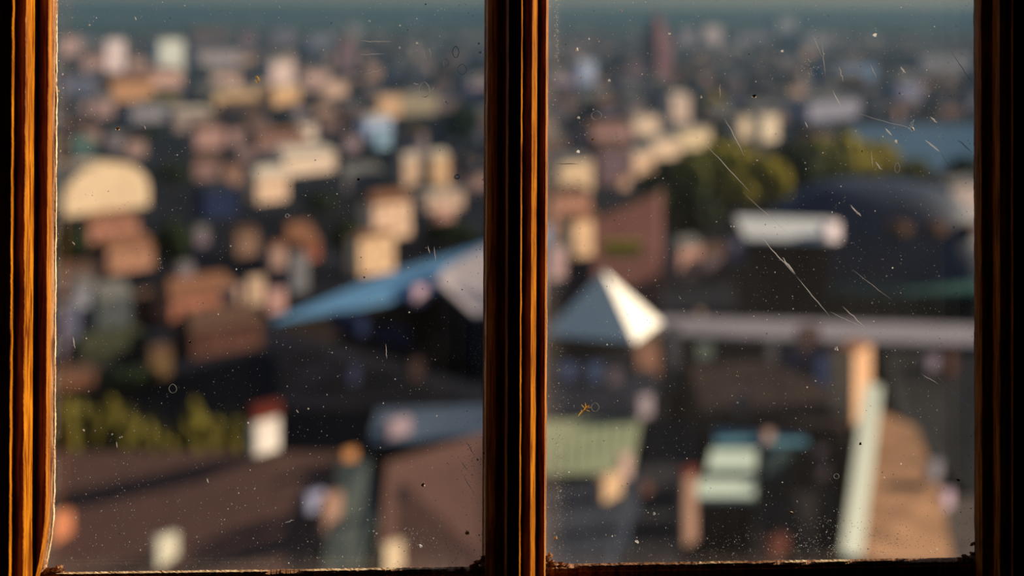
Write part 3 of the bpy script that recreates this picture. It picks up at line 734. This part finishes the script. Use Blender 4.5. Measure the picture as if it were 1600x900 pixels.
th = solid('rooftop_house', 'smaller house with a maroon roof rising toward the mullion', 'house',
           [(604, 722, 124), (770, 672, 132), (800, 905, 112), (590, 905, 112)], ROOFS['maroon'], DKWALL)
stack(th, 598, 628, 850, 905, 112, (250, 215, 165), label='cream chimney at the pane bottom')
stack(th, 620, 632, 762, 782, 118, (40, 40, 45), nm='skylight')
B(740, 762, 712, 742, (150, 155, 120), 'small pale green dormer house at the mullion edge', roof='green', hroof=.4, shade=.2, d=135, name='dormer_house', rho=35)
B(742, 765, 756, 905, (90, 105, 120), 'bluish grey slab wall at the lower mullion edge', roof=None, d=124, shade=.1, name='slab_house', rho=35)
th = solid('flat_roofed_house', 'low blue-grey flat-roofed house above the smaller maroon roof', 'house',
           [(590, 640, 152), (770, 632, 156), (770, 676, 142), (640, 690, 140), (575, 690, 140)], mat('bluegrey_sheet', (.06, .09, .14), var=.25), DKWALL)
stack(th, 604, 640, 656, 690, 141, (185, 155, 150), nm='vent_glint_block')
# --- bottom right
GREENM = mat('olive_sheet_roof', alb((128, 128, 92), .62), var=.08, scale=1)
th = solid('green_roofed_house', 'house with an olive green seamed metal roof at lower centre right', 'house',
           [(840, 658, 150), (1000, 655, 151), (985, 738, 136), (840, 742, 136)], GREENM, NAVYW)
for k in range(9):
    a = at(846 + k * 17.5, 657, 150.6); b = at(846 + k * 16.2, 741, 136.1)
    mb = MB(); mb.slab([a + UP * .09 - RIGHT * .04, b + UP * .09 - RIGHT * .04, b + UP * .09 + RIGHT * .04, a + UP * .09 + RIGHT * .04], .08); mb.build('standing_seam', GREENM, th)
stack(th, 996, 1022, 618, 652, 150, (170, 150, 145), nm='chimney')
th = solid('walled_yard', 'blue-grey rooftop terrace below the olive green roof', 'terrace',
           [(840, 770, 128), (960, 750, 131), (1000, 745, 132), (940, 905, 112), (840, 905, 112)], mat('slate_terrace', (.035, .043, .062), var=.25), NAVYW)
stack(th, 938, 974, 745, 798, 126, (250, 200, 145), label='bright cream chimney', shade=.1)
stack(th, 968, 988, 708, 752, 131, (215, 175, 150))
th = solid('street_house', 'dark grey roof between the olive roof and the stepped green roofs', 'house',
           [(1010, 660, 158), (1098, 650, 160), (1085, 905, 118), (960, 905, 118)], mat('asphalt_roof', (.026, .028, .036), var=.3), DKWALL)
stack(th, 1002, 1020, 752, 772, 130, (110, 75, 60), nm='vent_glint_block')  # small brownish glint painted in as a box
PGREEN = mat('pale_green_sheet', alb((185, 192, 160), .76), var=.06)
th = solid('stepped_house', 'upper pale green stepped metal roof at lower right', 'house', [(1112, 702, 140), (1182, 702, 140), (1180, 734, 135), (1104, 734, 135)], PGREEN, DKWALL)
th = solid('stepped_house', 'lower pale green stepped metal roof at lower right', 'house', [(1094, 748, 132), (1180, 748, 132), (1178, 776, 128), (1084, 776, 128)], PGREEN, DKWALL)
stack(th, 1066, 1092, 742, 850, 122, (190, 145, 115), cap=((120, 50, 35), .5), label='tall tan chimney with a red cap')
th = solid('teal_roofed_house', 'narrow teal metal roof above the stepped green roofs', 'house', [(1115, 668, 150), (1260, 672, 150), (1262, 694, 146), (1118, 694, 146)], mat('teal_sheet', alb((85, 125, 125), .76), var=.1), BROWNW)
stack(th, 1150, 1176, 612, 668, 150, (125, 105, 98)); stack(th, 1192, 1212, 672, 700, 146, (180, 140, 120)); stack(th, 1188, 1240, 706, 760, 140, (85, 105, 100), rho=30, nm='dormer')
TANR = mat('tan_tiles', alb((142, 104, 72), .95), var=.4, scale=.35, stretch=(.4, 1, 1))
th = solid('gabled_house', 'house with a sunlit tan tile roof and white verge at lower right', 'house',
           [(1372, 640, 146), (1342, 870, 112), (1490, 880, 118), (1468, 760, 128), (1432, 668, 142)], TANR, DKWALL)
mb = MB(); P = ccw(pxpoly([(1350, 602, 147), (1378, 604, 147), (1346, 872, 111.6), (1314, 866, 111.6)])); mb.slab([p + UP * .15 for p in P], .5); mb.build('verge', mat('white_verge', alb((190, 188, 158), .85), var=.04), th)['label'] = 'white painted verge'
stack(th, 1452, 1480, 722, 750, 127, (150, 140, 138), nm='vent_glint_block'); stack(th, 1472, 1496, 768, 794, 126, (215, 180, 180), nm='vent_glint_block', label='pinkish white block painted as a glint')  # second block paints a pinkish glint; first is a plain vent
B(1334, 1362, 552, 612, (255, 195, 140), 'narrow cream gable wall above the tan tiled roof', roof='orange', hroof=.5, d=152, shade=.15, rho=55, name='gable_house', windows=False)
th = solid('side_house', 'grey-brown roof at the lower right pane corner', 'house', [(1462, 735, 143), (1560, 795, 131), (1560, 905, 116), (1480, 905, 116), (1466, 800, 130)], mat('taupe_tiles', (.10, .088, .085), var=.25), DKWALL)
th = solid('shadow_house', 'unlit slate roof between the gabled roof and right stile', 'house', [(1385, 548, 175), (1560, 556, 175), (1560, 790, 134), (1500, 760, 136), (1400, 640, 152)], mat('unlit_slate', (.014, .016, .019), var=.3), DKWALL)  # shadow on this roof put into its near-black slate colour
stack(th, 1448, 1474, 556, 584, 168, (135, 118, 125), nm='vent_glint_block'); stack(th, 1478, 1500, 545, 600, 166, (85, 55, 45))  # first block paints a mauve glint as a solid box
th = solid('court_house', 'low dark red-brown roof at the pane bottom left of the gabled house', 'house', [(1185, 770, 130), (1310, 765, 130), (1300, 905, 112), (1170, 905, 112)], mat('shaded_tiles', (.02, .018, .020), var=.5, scale=.3), DKWALL)  # near-black tone holds the shade over this low roof
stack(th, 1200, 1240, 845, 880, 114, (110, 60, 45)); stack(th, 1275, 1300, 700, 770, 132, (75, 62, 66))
# --- long pale flat roof
th = solid('long_flat_house', 'long building with a pale grey flat roof running behind the white turret', 'building',
           [(1030, 494, 196), (1560, 508, 193), (1560, 540, 182), (1240, 530, 186), (1030, 520, 190)], mat('pale_gravel_roof', alb((132, 122, 116), .80), var=.12, scale=.3), DKWALL, roofname='flat_roof')
stack(th, 1086, 1116, 536, 560, 184, (130, 140, 118), nm='roof_hatch', rho=30)
stack(th, 1246, 1286, 508, 556, 184, (110, 84, 76), rho=30); stack(th, 1196, 1216, 525, 600, 180, (100, 95, 92), rho=30, nm='downpipe_shaft')
stack(th, 1270, 1304, 556, 622, 178, (55, 72, 105), rho=30, nm='blue_awning'); stack(th, 1222, 1262, 548, 610, 179, (45, 52, 78), rho=20, nm='blue_awning')
stack(th, 1040, 1064, 505, 610, 184, (95, 95, 95), nm='corner_pier', rho=30)
th = solid('yard_house', 'shaded brown roof below the long pale flat roof', 'house', [(1075, 568, 172), (1195, 562, 174), (1330, 620, 160), (1320, 668, 148), (1100, 648, 150)], mat('shaded_brown', (.026, .018, .018), var=.4), DKWALL)  # shade of this yard painted into the dark brown roof colour
th = solid('turret_house', 'shadowed house under the white turret with blue awnings', 'house', [(850, 560, 172), (990, 552, 174), (1030, 590, 166), (1005, 650, 154), (850, 650, 154)], mat('shaded_blue', (.016, .020, .032), var=.4), NAVYW)  # shadow under the turret painted into the dark blue roof
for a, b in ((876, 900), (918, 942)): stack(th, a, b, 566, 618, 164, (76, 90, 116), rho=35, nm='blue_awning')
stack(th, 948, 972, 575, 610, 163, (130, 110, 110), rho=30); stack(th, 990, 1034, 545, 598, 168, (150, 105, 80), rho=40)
# --- tall brown wall tower
ROSEW = mat('rose_brown_wall', alb((112, 74, 64), 1.1), var=.12, scale=.15)
d0 = 222
th = solid('tall_brown_house', 'tall reddish brown building with a slanting top right of the mullion', 'building',
           [(925, 345, 222), (1030, 300, 232), (1036, 292, 250), (935, 330, 248)], ROOFS['brown'], ROSEW)
p = at(972, 388, 219); mb = MB(); mb.box(p, RIGHT, FWD, 2.9, .7, p.z - 1.1, p.z + 1.0); mb.build('roof_garden', mat('yellow_moss', alb((130, 115, 35), .6)), th)
B(896, 940, 346, 404, (255, 205, 150), 'bright cream house front just left of the tall brown building', roof='orange', hroof=2, shade=.2)
B(858, 884, 388, 438, (205, 165, 150), 'pinkish house hugging the mullion in the right pane', roof='grey', hroof=1, shade=.1)
B(876, 926, 254, 304, (245, 205, 155), 'cream house with square lit front near the mullion', roof='grey', hroof=2, shade=.3)
B(862, 922, 306, 374, (190, 135, 105), 'tan house below the cream square-fronted one', roof='brown', hroof=2, shade=.1)
B(970, 984, 278, 296, (215, 170, 135), 'tiny tan hut left of the big park trees', roof='orange', hroof=1)
# --- right pane far quarter
B(992, 1030, 184, 212, (240, 205, 165), 'cream house above the long diagonal cream row', roof='pale', fl=True)
B(1050, 1078, 152, 198, (225, 190, 160), 'tall cream house in the middle of the far right quarter', roof='pale', hroof=2, shade=.2)
B(926, 986, 200, 226, (185, 140, 125), 'pinkish tan long house left of the cream cluster', roof='orange', hroof=2)
B(1064, 1110, 204, 234, (255, 220, 165), 'bright cream house at the top edge of the park trees', roof='pale', fl=True, shade=.1)
B(1020, 1062, 220, 250, (250, 210, 165), 'upper house of the diagonal cream row by the park', roof='pale', hroof=1, shade=.1)
B(990, 1026, 240, 276, (245, 200, 155), 'lower house of the diagonal cream row by the park', roof='pale', hroof=1, shade=.1)
B(938, 985, 232, 290, (120, 95, 95), 'dull mauve apartment block left of the diagonal cream row', roof='brown', name='apartment_building', cat='building')
B(1156, 1184, 184, 218, (240, 210, 165), 'left half of the pale twin houses above the park', roof='pale', fl=True, shade=.1)
B(1190, 1216, 182, 222, (255, 225, 180), 'right half of the pale twin houses above the park', roof='pale', fl=True, shade=.1)
B(1264, 1344, 156, 190, (165, 158, 162), 'pale grey quay building by the lake shore', roof='grey', fl=True, name='apartment_building', cat='building')
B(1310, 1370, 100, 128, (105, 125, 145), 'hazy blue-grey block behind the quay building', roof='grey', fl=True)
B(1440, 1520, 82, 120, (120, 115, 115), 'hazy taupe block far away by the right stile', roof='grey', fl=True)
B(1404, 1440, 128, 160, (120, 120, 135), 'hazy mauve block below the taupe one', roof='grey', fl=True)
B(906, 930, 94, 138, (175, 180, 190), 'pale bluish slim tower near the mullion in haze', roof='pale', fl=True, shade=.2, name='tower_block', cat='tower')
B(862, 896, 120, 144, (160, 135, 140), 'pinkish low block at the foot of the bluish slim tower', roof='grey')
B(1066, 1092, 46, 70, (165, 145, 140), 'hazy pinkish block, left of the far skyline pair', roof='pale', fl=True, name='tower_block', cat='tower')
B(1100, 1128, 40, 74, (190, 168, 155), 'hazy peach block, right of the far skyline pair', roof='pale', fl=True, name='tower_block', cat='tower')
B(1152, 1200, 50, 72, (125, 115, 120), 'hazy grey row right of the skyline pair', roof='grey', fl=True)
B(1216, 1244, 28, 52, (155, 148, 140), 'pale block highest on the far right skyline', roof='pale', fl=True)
B(1256, 1300, 50, 74, (130, 122, 120), 'hazy tan-grey row left of the lake', roof='grey', fl=True)
B(1488, 1540, 292, 345, (205, 180, 160), 'pale peach house partly behind the right stile', roof='grey', hroof=2)
B(1420, 1470, 330, 352, (60, 70, 90), 'low dark house behind the slate dome', roof='dark')
B(1062, 1096, 388, 442, (195, 145, 120), 'slim tan house below the park trees', roof='grey', hroof=2, shade=.3)
B(1100, 1140, 400, 424, (110, 92, 90), 'dim taupe house between the tan and lilac houses', roof='brown')
th = solid('pavilion', 'long pavilion with a pale sunlit flat roof in front of the slate dome', 'pavilion',
           [(1148, 337, 252), (1300, 342, 248), (1300, 376, 232), (1165, 372, 234)], mat('sunlit_gravel', alb((190, 185, 168), .80), var=.06), DKWALL)
stack(th, 1142, 1184, 374, 412, 232, (108, 104, 120), nm='bay')
stack(th, 1288, 1320, 346, 378, 233, (255, 230, 215), nm='glint_block', label='bright white block painted as a rooftop glint')  # rooftop glint painted as a bright white box
B(1214, 1252, 446, 480, (100, 84, 108), 'small purple-grey house with a teal roof below the pavilion', roof='green', hroof=2, shade=.1, d=238)
# slate domed roof
NAVY = mat('navy_slate', (.014, .034, .075), rough=.6, spec=.3, var=.2, scale=.4)
def dome():
    d = 262; cu = 1382; c = at(cu, 440, d); base = Vector((c.x, c.y, 0))
    th = thing('domed_hall', base, 'large hall with a broad navy slate domed roof at right', 'hall')
    HERO.append((1205, 1560, 275, 500, 225)); FOOT.append((c.x, c.y + 8, 26))
    hx = 190 * d / F; hy = 15.0; ze = at(cu, 432, d).z; zt = at(cu, 279, d + 8).z
    mb = MB(); K, J = 14, 40; g = []
    for i in range(K + 1):
        a = math.pi / 2 * i / K; rr = max(.02, math.cos(a)) ** .75; z = ze + (zt - ze) * math.sin(a)
        row = []
        for j in range(J):
            b = 2 * math.pi * j / J; cx, sx = math.cos(b), math.sin(b)
            e = .7
            px = math.copysign(abs(cx) ** e, cx) * hx * rr; py = math.copysign(abs(sx) ** e, sx) * hy * rr
            row.append(Vector((c.x, c.y, 0)) + RIGHT * px + FWD * (py + 8) + UP * z)
        g.append(row)
    mb.v = [p for r in g for p in r]
    for i in range(K):
        for j in range(J):
            j2 = (j + 1) % J; mb.f.append((i * J + j, i * J + j2, (i + 1) * J + j2, (i + 1) * J + j)); mb.mi.append(0)
    mb.build('domed_roof', NAVY, th, smooth=True)
    wb = MB(); wb.prism([p + (base + FWD * 8 - p).normalized() * .6 * Vector((1, 1, 0)).length * 0 for p in g[0]], 0); wb.build('wall', mat('sooty_wall', (.035, .033, .032), var=.3), th)
    gb = MB(); n = J
    for j in range(J):
        j2 = (j + 1) % J
        o1 = Vector((g[0][j].x, g[0][j].y, 0)) - base - FWD * 8; o2 = Vector((g[0][j2].x, g[0][j2].y, 0)) - base - FWD * 8
        a, b2 = g[0][j], g[0][j2]; ao, bo = a + o1.normalized() * 2.8 - UP * 1.1, b2 + o2.normalized() * 2.8 - UP * 1.1
        gb.poly([ao, bo, b2 + UP * .1, a + UP * .1]); gb.poly([ao - UP * .8, bo - UP * .8, bo, ao]); gb.poly([a - UP * 2.2, b2 - UP * 2.2, bo - UP * .8, ao - UP * .8])
    gb.build('copper_gutter', mat('copper_patina', (.045, .11, .105), var=.15), th)
    for u in (1402, 1458, 1512):
        p = at(u, 358, d - 2); sn = min(.999, (p.z - ze) / (zt - ze)); rr = math.sqrt(1 - sn * sn) ** .75
        q_ = min(.98, abs((u - cu) * d / F) / (hx * rr)) ** (1 / .7); fr = hy * rr * math.sqrt(1 - q_ * q_) ** .7
        p = at(u, 358, d + 8 - fr - 1.5)
        m1 = MB(); r = math.radians(35); m1.box(p + FWD * 2.6, RIGHT * math.cos(r) + FWD * math.sin(r), FWD * math.cos(r) - RIGHT * math.sin(r), 1.3, 3.2, p.z - 1.0, p.z + .9); m1.build('dormer', cmat((120, 85, 62)), th)
dome()
# church with spire
d = ground_depth(124)
th = thing('church', Vector((*at(1026, 124, d).xy, 0)), 'church with a slender pinkish pointed spire rising into the haze', 'church')
c = th.location; mb = MB(); rr = math.radians(40); tx = RIGHT * math.cos(rr) + FWD * math.sin(rr); ty = FWD * math.cos(rr) - RIGHT * math.sin(rr)
zt = at(1026, 74, d).z; mb.box(c, tx, ty, 9, 9, 0, zt); SP = cmat((150, 105, 100)); mb.build('tower', SP, th)
mb = MB(); ap = Vector((c.x, c.y, at(1026, 14, d).z)); q = [Vector((*(c + tx * a + ty * b).xy, zt)) for a, b in ((-10, -10), (10, -10), (10, 10), (-10, 10))]
for i in range(4): mb.poly([q[i], q[(i + 1) % 4], ap])
mb.poly(q[::-1]); mb.build('spire', SP, th)
mb = MB(); mb.box(c - tx * 22 + ty * 3, tx, ty, 12.8, 8, 0, at(1026, 98, d).z); mb.build('nave', cmat((130, 105, 105)), th)
HERO.append((985, 1060, 10, 124, d))

# ------------------------------------------------------------------ trees
LEAF = {'yellow': mat('olive_leaves', (.24, .20, .025), var=.45, scale=.5, rough=.7), 'green': mat('green_leaves', (.09, .095, .02), var=.6, scale=.4, rough=.7),
        'hedge': mat('hedge_leaves', (.085, .075, .014), var=.5, scale=.5, rough=.7),
        'dark': mat('dark_leaves', (.018, .030, .014), var=.5, scale=.3, rough=.7)}
BARK = mat('bark', (.06, .04, .03))
_t = (1 + 5 ** .5) / 2
ICOV = [Vector(p).normalized() for p in [(-1, _t, 0), (1, _t, 0), (-1, -_t, 0), (1, -_t, 0), (0, -1, _t), (0, 1, _t), (0, -1, -_t), (0, 1, -_t), (_t, 0, -1), (_t, 0, 1), (-_t, 0, -1), (-_t, 0, 1)]]
ICOF = [(0, 11, 5), (0, 5, 1), (0, 1, 7), (0, 7, 10), (0, 10, 11), (1, 5, 9), (5, 11, 4), (11, 10, 2), (10, 7, 6), (7, 1, 8), (3, 9, 4), (3, 4, 2), (3, 2, 6), (3, 6, 8), (3, 8, 9), (4, 9, 5), (2, 4, 11), (6, 2, 10), (8, 6, 7), (9, 8, 1)]
def tree(u, vt, v1, wpx, kind, label, group, seed, d=None):
    rnd = random.Random(seed)
    if v1 >= 695 and u < 430:
        d = 143 + (seed % 3) * 3; wpx *= 1.25; kind = 'hedge' if kind == 'yellow' else kind
    if d is None: d = ground_depth(v1)
    c = at(u, v1, d); c.z = 0; H = at(u, vt, d).z; R = wpx * d / F / 2
    th = thing('tree', c, label, 'tree', group)
    mb = MB(); mb.box(c, RIGHT, FWD, R * .07, R * .07, 0, H * .6); mb.build('trunk', BARK, th)
    mb = MB(); cz = H * .58; hz_ = H * .42
    for k in range(34):                                         # leaf clumps
        a = rnd.uniform(0, 6.28); e = math.asin(rnd.uniform(-.8, 1)); q = rnd.uniform(.45, .82)
        p = c + Vector((math.cos(a) * math.cos(e) * R * q, math.sin(a) * math.cos(e) * R * q, cz + math.sin(e) * hz_ * q)); s = rnd.uniform(.22, .36)
        n = len(mb.v)
        for w_ in ICOV: mb.v.append(p + Vector((w_.x * R * s, w_.y * R * s, w_.z * hz_ * s * 1.15)) * rnd.uniform(.75, 1.25))
        mb.f += [(n + x, n + y, n + z) for x, y, z in ICOF]; mb.mi += [0] * 20
    for k in range(420):                                        # loose leaf sprays at the edge of the crown
        a = rnd.uniform(0, 6.28); e = math.asin(rnd.uniform(-.7, 1)); q = rnd.uniform(.85, 1.04)
        p = c + Vector((math.cos(a) * math.cos(e) * R * q, math.sin(a) * math.cos(e) * R * q, cz + math.sin(e) * hz_ * q)); s = R * .07
        mb.poly([p + Vector((rnd.uniform(-s, s), rnd.uniform(-s, s), rnd.uniform(-s, s))) for _ in range(3)])
    mb.build('crown', LEAF[kind], th)
    HERO.append((u - wpx / 2, u + wpx / 2, vt, v1, d)); FOOT.append((c.x, c.y, R))
T = 'tree in the park beside the lake'
for i, (u, vt, v1, w_, k, l) in enumerate([
    (1040, 250, 335, 80, 'dark', 'dark tree at the left end of the park'), (1085, 232, 345, 90, 'green', 'green tree second from the left end of the park'),
    (1135, 215, 335, 90, 'yellow', 'tall green tree behind the pale twin houses'), (1150, 262, 345, 80, 'yellow', 'olive tree low in front of the park'),
    (1195, 240, 340, 90, 'yellow', 'sunny olive tree at the middle of the park'), (1238, 222, 325, 90, 'dark', 'dark tree just right of the park middle'),
    (1275, 212, 318, 90, 'green', 'green tree left of the yellow park tree'), (1325, 210, 308, 110, 'yellow', 'broad yellow-olive tree, brightest in the park'),
    (1375, 222, 300, 80, 'yellow', 'smaller yellow-olive tree at the right part of the park'), (1425, 248, 300, 70, 'green', 'green tree at the right end of the park'),
    (1080, 290, 400, 90, 'dark', 'dark low tree under the left end of the park'), (1020, 285, 380, 60, 'dark', 'dark tree touching the tall brown building'),
    (1505, 240, 300, 60, 'dark', 'dark tree on the lake shore by the right stile'),
    (120, 606, 700, 90, 'yellow', 'olive tree at the left stile'), (185, 612, 705, 90, 'yellow', 'second olive tree from the left stile'),
    (240, 640, 712, 80, 'yellow', 'green tree before the long hedge row'), (295, 638, 706, 80, 'yellow', 'low olive tree at the middle of the row'),
    (350, 636, 704, 80, 'yellow', 'low olive tree left of the white chimney'), (410, 632, 700, 60, 'dark', 'dark tree behind the white chimney'), (85, 622, 706, 60, 'yellow', 'green tree cut by the left stile'),
    (250, 148, 170, 60, 'yellow', 'olive tree below the wider white tower'), (270, 250, 300, 56, 'dark', 'dark tree right of the vaulted hall'),
    (270, 345, 430, 70, 'dark', 'black-green tree in the dark courtyard'), (1112, 148, 178, 48, 'yellow', 'olive tree right of the tall cream house'),
    (500, 300, 345, 60, 'dark', 'dark tree below the long cream house'), (720, 160, 245, 60, 'dark', 'dark tree near the mullion at upper left pane'),
    (700, 345, 390, 90, 'dark', 'dark tree behind the blue metal roof'), (110, 350, 430, 60, 'dark', 'dark tree at the left stile below the vaulted hall'),
    (200, 575, 612, 90, 'dark', 'dark tree above the olive trees'), (1180, 420, 480, 60, 'dark', 'dark tree left of the purple-grey house'),
    (540, 340, 410, 60, 'dark', 'dark tree left of the tall bright cream house'), (650, 190, 215, 40, 'dark', 'dark little tree below the olive-tan terrace')]):
    tree(u, vt, v1, w_, k, l, 'park trees by the lake' if 1000 < u < 1520 and 200 < v1 < 410 else ('trees behind the maroon roof' if v1 >= 700 else None), 300 + i)

# ------------------------------------------------------------------ small houses filling the town
rnd = random.Random(5)
cols = [(150, 118, 100), (120, 100, 95), (175, 138, 115), (95, 92, 100), (80, 78, 88), (200, 160, 128), (110, 82, 70), (60, 62, 76), (70, 66, 70)]
cname = ['tan', 'taupe', 'peach', 'grey', 'slate grey', 'cream', 'brown', 'blue-grey', 'dark grey']
rn = ['brown', 'dark', 'dark', 'brown', 'dark', 'grey']
rword = {'brown': 'brown', 'dark': 'dark', 'grey': 'grey'}
hero = list(HERO)
placed = list(FOOT); named = list(NAMED); used = set()
def free(u0, u1, v0, v1, d):
    for (a, b, c_, e, dd) in hero:
        if dd > d - 3 and u1 > a and u0 < b and v1 > c_ and v0 < e: return False      # would hide a hero
    for (a, b, c_, e, dd) in hero:
        if dd <= d and u0 > a and u1 < b and v0 > c_ and v1 < e: return False          # wholly hidden
    for (x, y, r) in placed:
        if (X.x - x) ** 2 + (X.y - y) ** 2 < (r + rr_) ** 2: return False
    return True
zones = [(0, 300, 'west'), (300, 560, 'mid-west'), (560, 800, 'mullion-side'), (800, 1100, 'middle'), (1100, 1600, 'lakeward')]
cnt = 0; tries = 0
while cnt < 170 and tries < 14000:
    tries += 1
    v1 = 90 + (rnd.random() ** 1.1) * 560; u = rnd.choice((rnd.uniform(80, 775), rnd.uniform(840, 1530)))
    if u > 1380 and v1 > 400 or (u > 1300 and 186 < v1 < 310): continue
    d = ground_depth(v1); H = rnd.uniform(6, 10.5) if v1 < 420 else rnd.uniform(6, 9); w_ = rnd.uniform(8, 15) * F / d
    v0 = v1 - H * F / d; u0, u1 = u - w_ / 2, u + w_ / 2
    X = at(u, v1, d); rr_ = w_ * d / F * .95
    if not free(u0 - w_ * .6, u1, v0 - 3 * F / d, v1, d): continue
    k = rnd.randrange(len(cols)); rf = rn[rnd.randrange(len(rn))]
    if v1 > 360 and k in (2, 5): k = 7
    nb = sorted(named, key=lambda q: math.hypot(q[0] - u, (q[1] - v1) * 1.6))[0]
    side = ('left' if u < nb[0] else 'right') if abs(u - nb[0]) > abs(v1 - nb[1]) * 1.2 else ('behind' if v1 < nb[1] else 'in front')
    wd = nb[2].replace(',', '').split()[:9]
    while wd[-1] in ('the', 'of', 'a', 'with', 'and', 'at', 'in', 'to', 'below', 'above', 'behind', 'by', 'under', 'left', 'right', 'its', 'on', 'beside', 'over', 'high', 'one', 'upper', 'lower', 'wider', 'narrow', 'pale', 'cream', 'big'): wd.pop()
    lab = 'small %s house %s the %s' % (cname[k], {'left': 'left of', 'right': 'right of', 'behind': 'behind', 'in front': 'in front of'}[side], ' '.join(wd))
    if lab in used or len(lab.replace('-', ' ').split()) > 16: continue
    used.add(lab)
    block(u0, u1, v0, v1, cols[k], lab, roof=rf, rho=rnd.uniform(25, 60), shade=.6, windows=False, hroof=rnd.uniform(2, 3.4), group='small town houses', chim=1 if v1 > 250 else 0)
    placed.append((X.x, X.y, rr_)); cnt += 1

# far town and woods, too many and too small to count
OCC = [(x, y, r) for x, y, r in placed]
CELL = {}
for x, y, r in OCC: CELL.setdefault((int(x // 60), int(y // 60)), []).append((x, y, r))
def clear(x, y, r):
    for i in (-1, 0, 1):
        for j in (-1, 0, 1):
            for (a, b, c_) in CELL.get((int(x // 60) + i, int(y // 60) + j), ()):
                if (a - x) ** 2 + (b - y) ** 2 < (r + c_) ** 2: return False
    CELL.setdefault((int(x // 60), int(y // 60)), []).append((x, y, r))
    return True
def far_town():
    rnd = random.Random(77); mb = MB(); mats = [cmat((190, 155, 135)), cmat((130, 118, 118)), cmat((90, 90, 98)), ROOFS['brown'], ROOFS['dark'], ROOFS['grey'], cmat((160, 125, 110))]
    n = 0
    for _ in range(9000):
        v = 14 + rnd.random() ** 1.3 * 190; u = rnd.uniform(40, 1560); d = ground_depth(v); H = rnd.uniform(5, 12); w_ = rnd.uniform(9, 24)
        if v < 62 and rnd.random() < .88: continue
        v0 = v - H * F / d; wp = w_ * F / d * .7
        if any(dd > d - 5 and u + wp > a and u - wp < b and v > c_ and v0 < e for (a, b, c_, e, dd) in HERO): continue
        if 1320 < u < 1640 and 190 < v < 275: continue
        c = at(u, v, d)
        if not clear(c.x, c.y, w_ * .52): continue
        r = math.radians(rnd.uniform(15, 70)); t = RIGHT * math.cos(r) + FWD * math.sin(r); nn = FWD * math.cos(r) - RIGHT * math.sin(r)
        hx, hy = w_ / 2, w_ * rnd.uniform(.25, .45); k = rnd.choice((0, 1, 1, 2, 2, 2, 6)); kr = rnd.choice((3, 4, 4, 5))
        q = [Vector((*(c + t * a + nn * b).xy, H)) for a, b in ((-hx, -hy), (hx, -hy), (hx, hy), (-hx, hy))]
        lo = [Vector((p.x, p.y, 0)) for p in q]
        for i in range(4): mb.poly([lo[i], lo[(i + 1) % 4], q[(i + 1) % 4], q[i]], k)
        ra = (q[0] + q[3]) / 2 + UP * hy * .8; rb = (q[1] + q[2]) / 2 + UP * hy * .8
        mb.poly([q[0], q[1], rb, ra], kr); mb.poly([q[2], q[3], ra, rb], kr); mb.poly([q[1], q[2], rb], k); mb.poly([q[3], q[0], ra], k)
        n += 1
    tag(mb.build('distant_rooftops', mats), 'countless tiny hazy rooftops toward the horizon', 'rooftops', kind='stuff')
def woods():
    rnd = random.Random(99); mb = MB()
    for _ in range(7500):
        v = rnd.choice((rnd.uniform(8, 62), rnd.uniform(20, 62), rnd.uniform(24, 62), rnd.uniform(60, 230))); u = rnd.uniform(20, 1580); d = ground_depth(v)
        if v > 62 and rnd.random() < .6: continue
        R = rnd.uniform(6, 14) if v < 62 else rnd.uniform(3, 6); H = rnd.uniform(7, 13) if v < 62 else rnd.uniform(5, 8)
        if 1320 < u < 1640 and 185 < v < 280: continue
        rp_ = R * F / d
        if any(dd > d - 5 and u + rp_ > a and u - rp_ < b and v > c_ and v - H * F / d < e for (a, b, c_, e, dd) in HERO): continue
        c = at(u, v, d); c.z = H * .45; n = len(mb.v)
        if not clear(c.x, c.y, R * .6): continue
        for w_ in ICOV: mb.v.append(c + Vector((w_.x * R, w_.y * R, w_.z * H * .55)) * 1 + Vector((rnd.uniform(-1, 1), rnd.uniform(-1, 1), rnd.uniform(-1, 1))) * R * .15)
        k = rnd.random() < .25
        mb.f += [(n + x, n + y, n + z) for x, y, z in ICOF]; mb.mi += [1 if k else 0] * 20
    tag(mb.build('distant_woods', [LEAF['dark'], LEAF['green']]), 'dark wooded belts under the hazy skyline', 'woods', kind='stuff')
mb = MB(); pr_ = []
for i in range(41):
    u = -600 + i * 62; h = 60 + max(-30, 62 * (1 - i / 19)) + 8 * mn.noise(Vector((i * .35, 2, 0)))
    pr_.append((at(u, VH, 11500), h, at(u, VH, 13500)))
for i in range(40):
    (a, h, b), (a2, h2, b2) = pr_[i], pr_[i + 1]
    f0 = Vector((a.x, a.y - 1500, 0)); f1 = Vector((a2.x, a2.y - 1500, 0))
    mb.poly([f0, f1, Vector((a2.x, a2.y, h2)), Vector((a.x, a.y, h))]); mb.poly([Vector((a.x, a.y, h)), Vector((a2.x, a2.y, h2)), Vector((b2.x, b2.y, 0)), Vector((b.x, b.y, 0))])
tag(mb.build('far_hills', LEAF['dark']), kind='structure')
far_town(); woods()
print('objects', len(bpy.data.objects), 'fillers', cnt, tries)
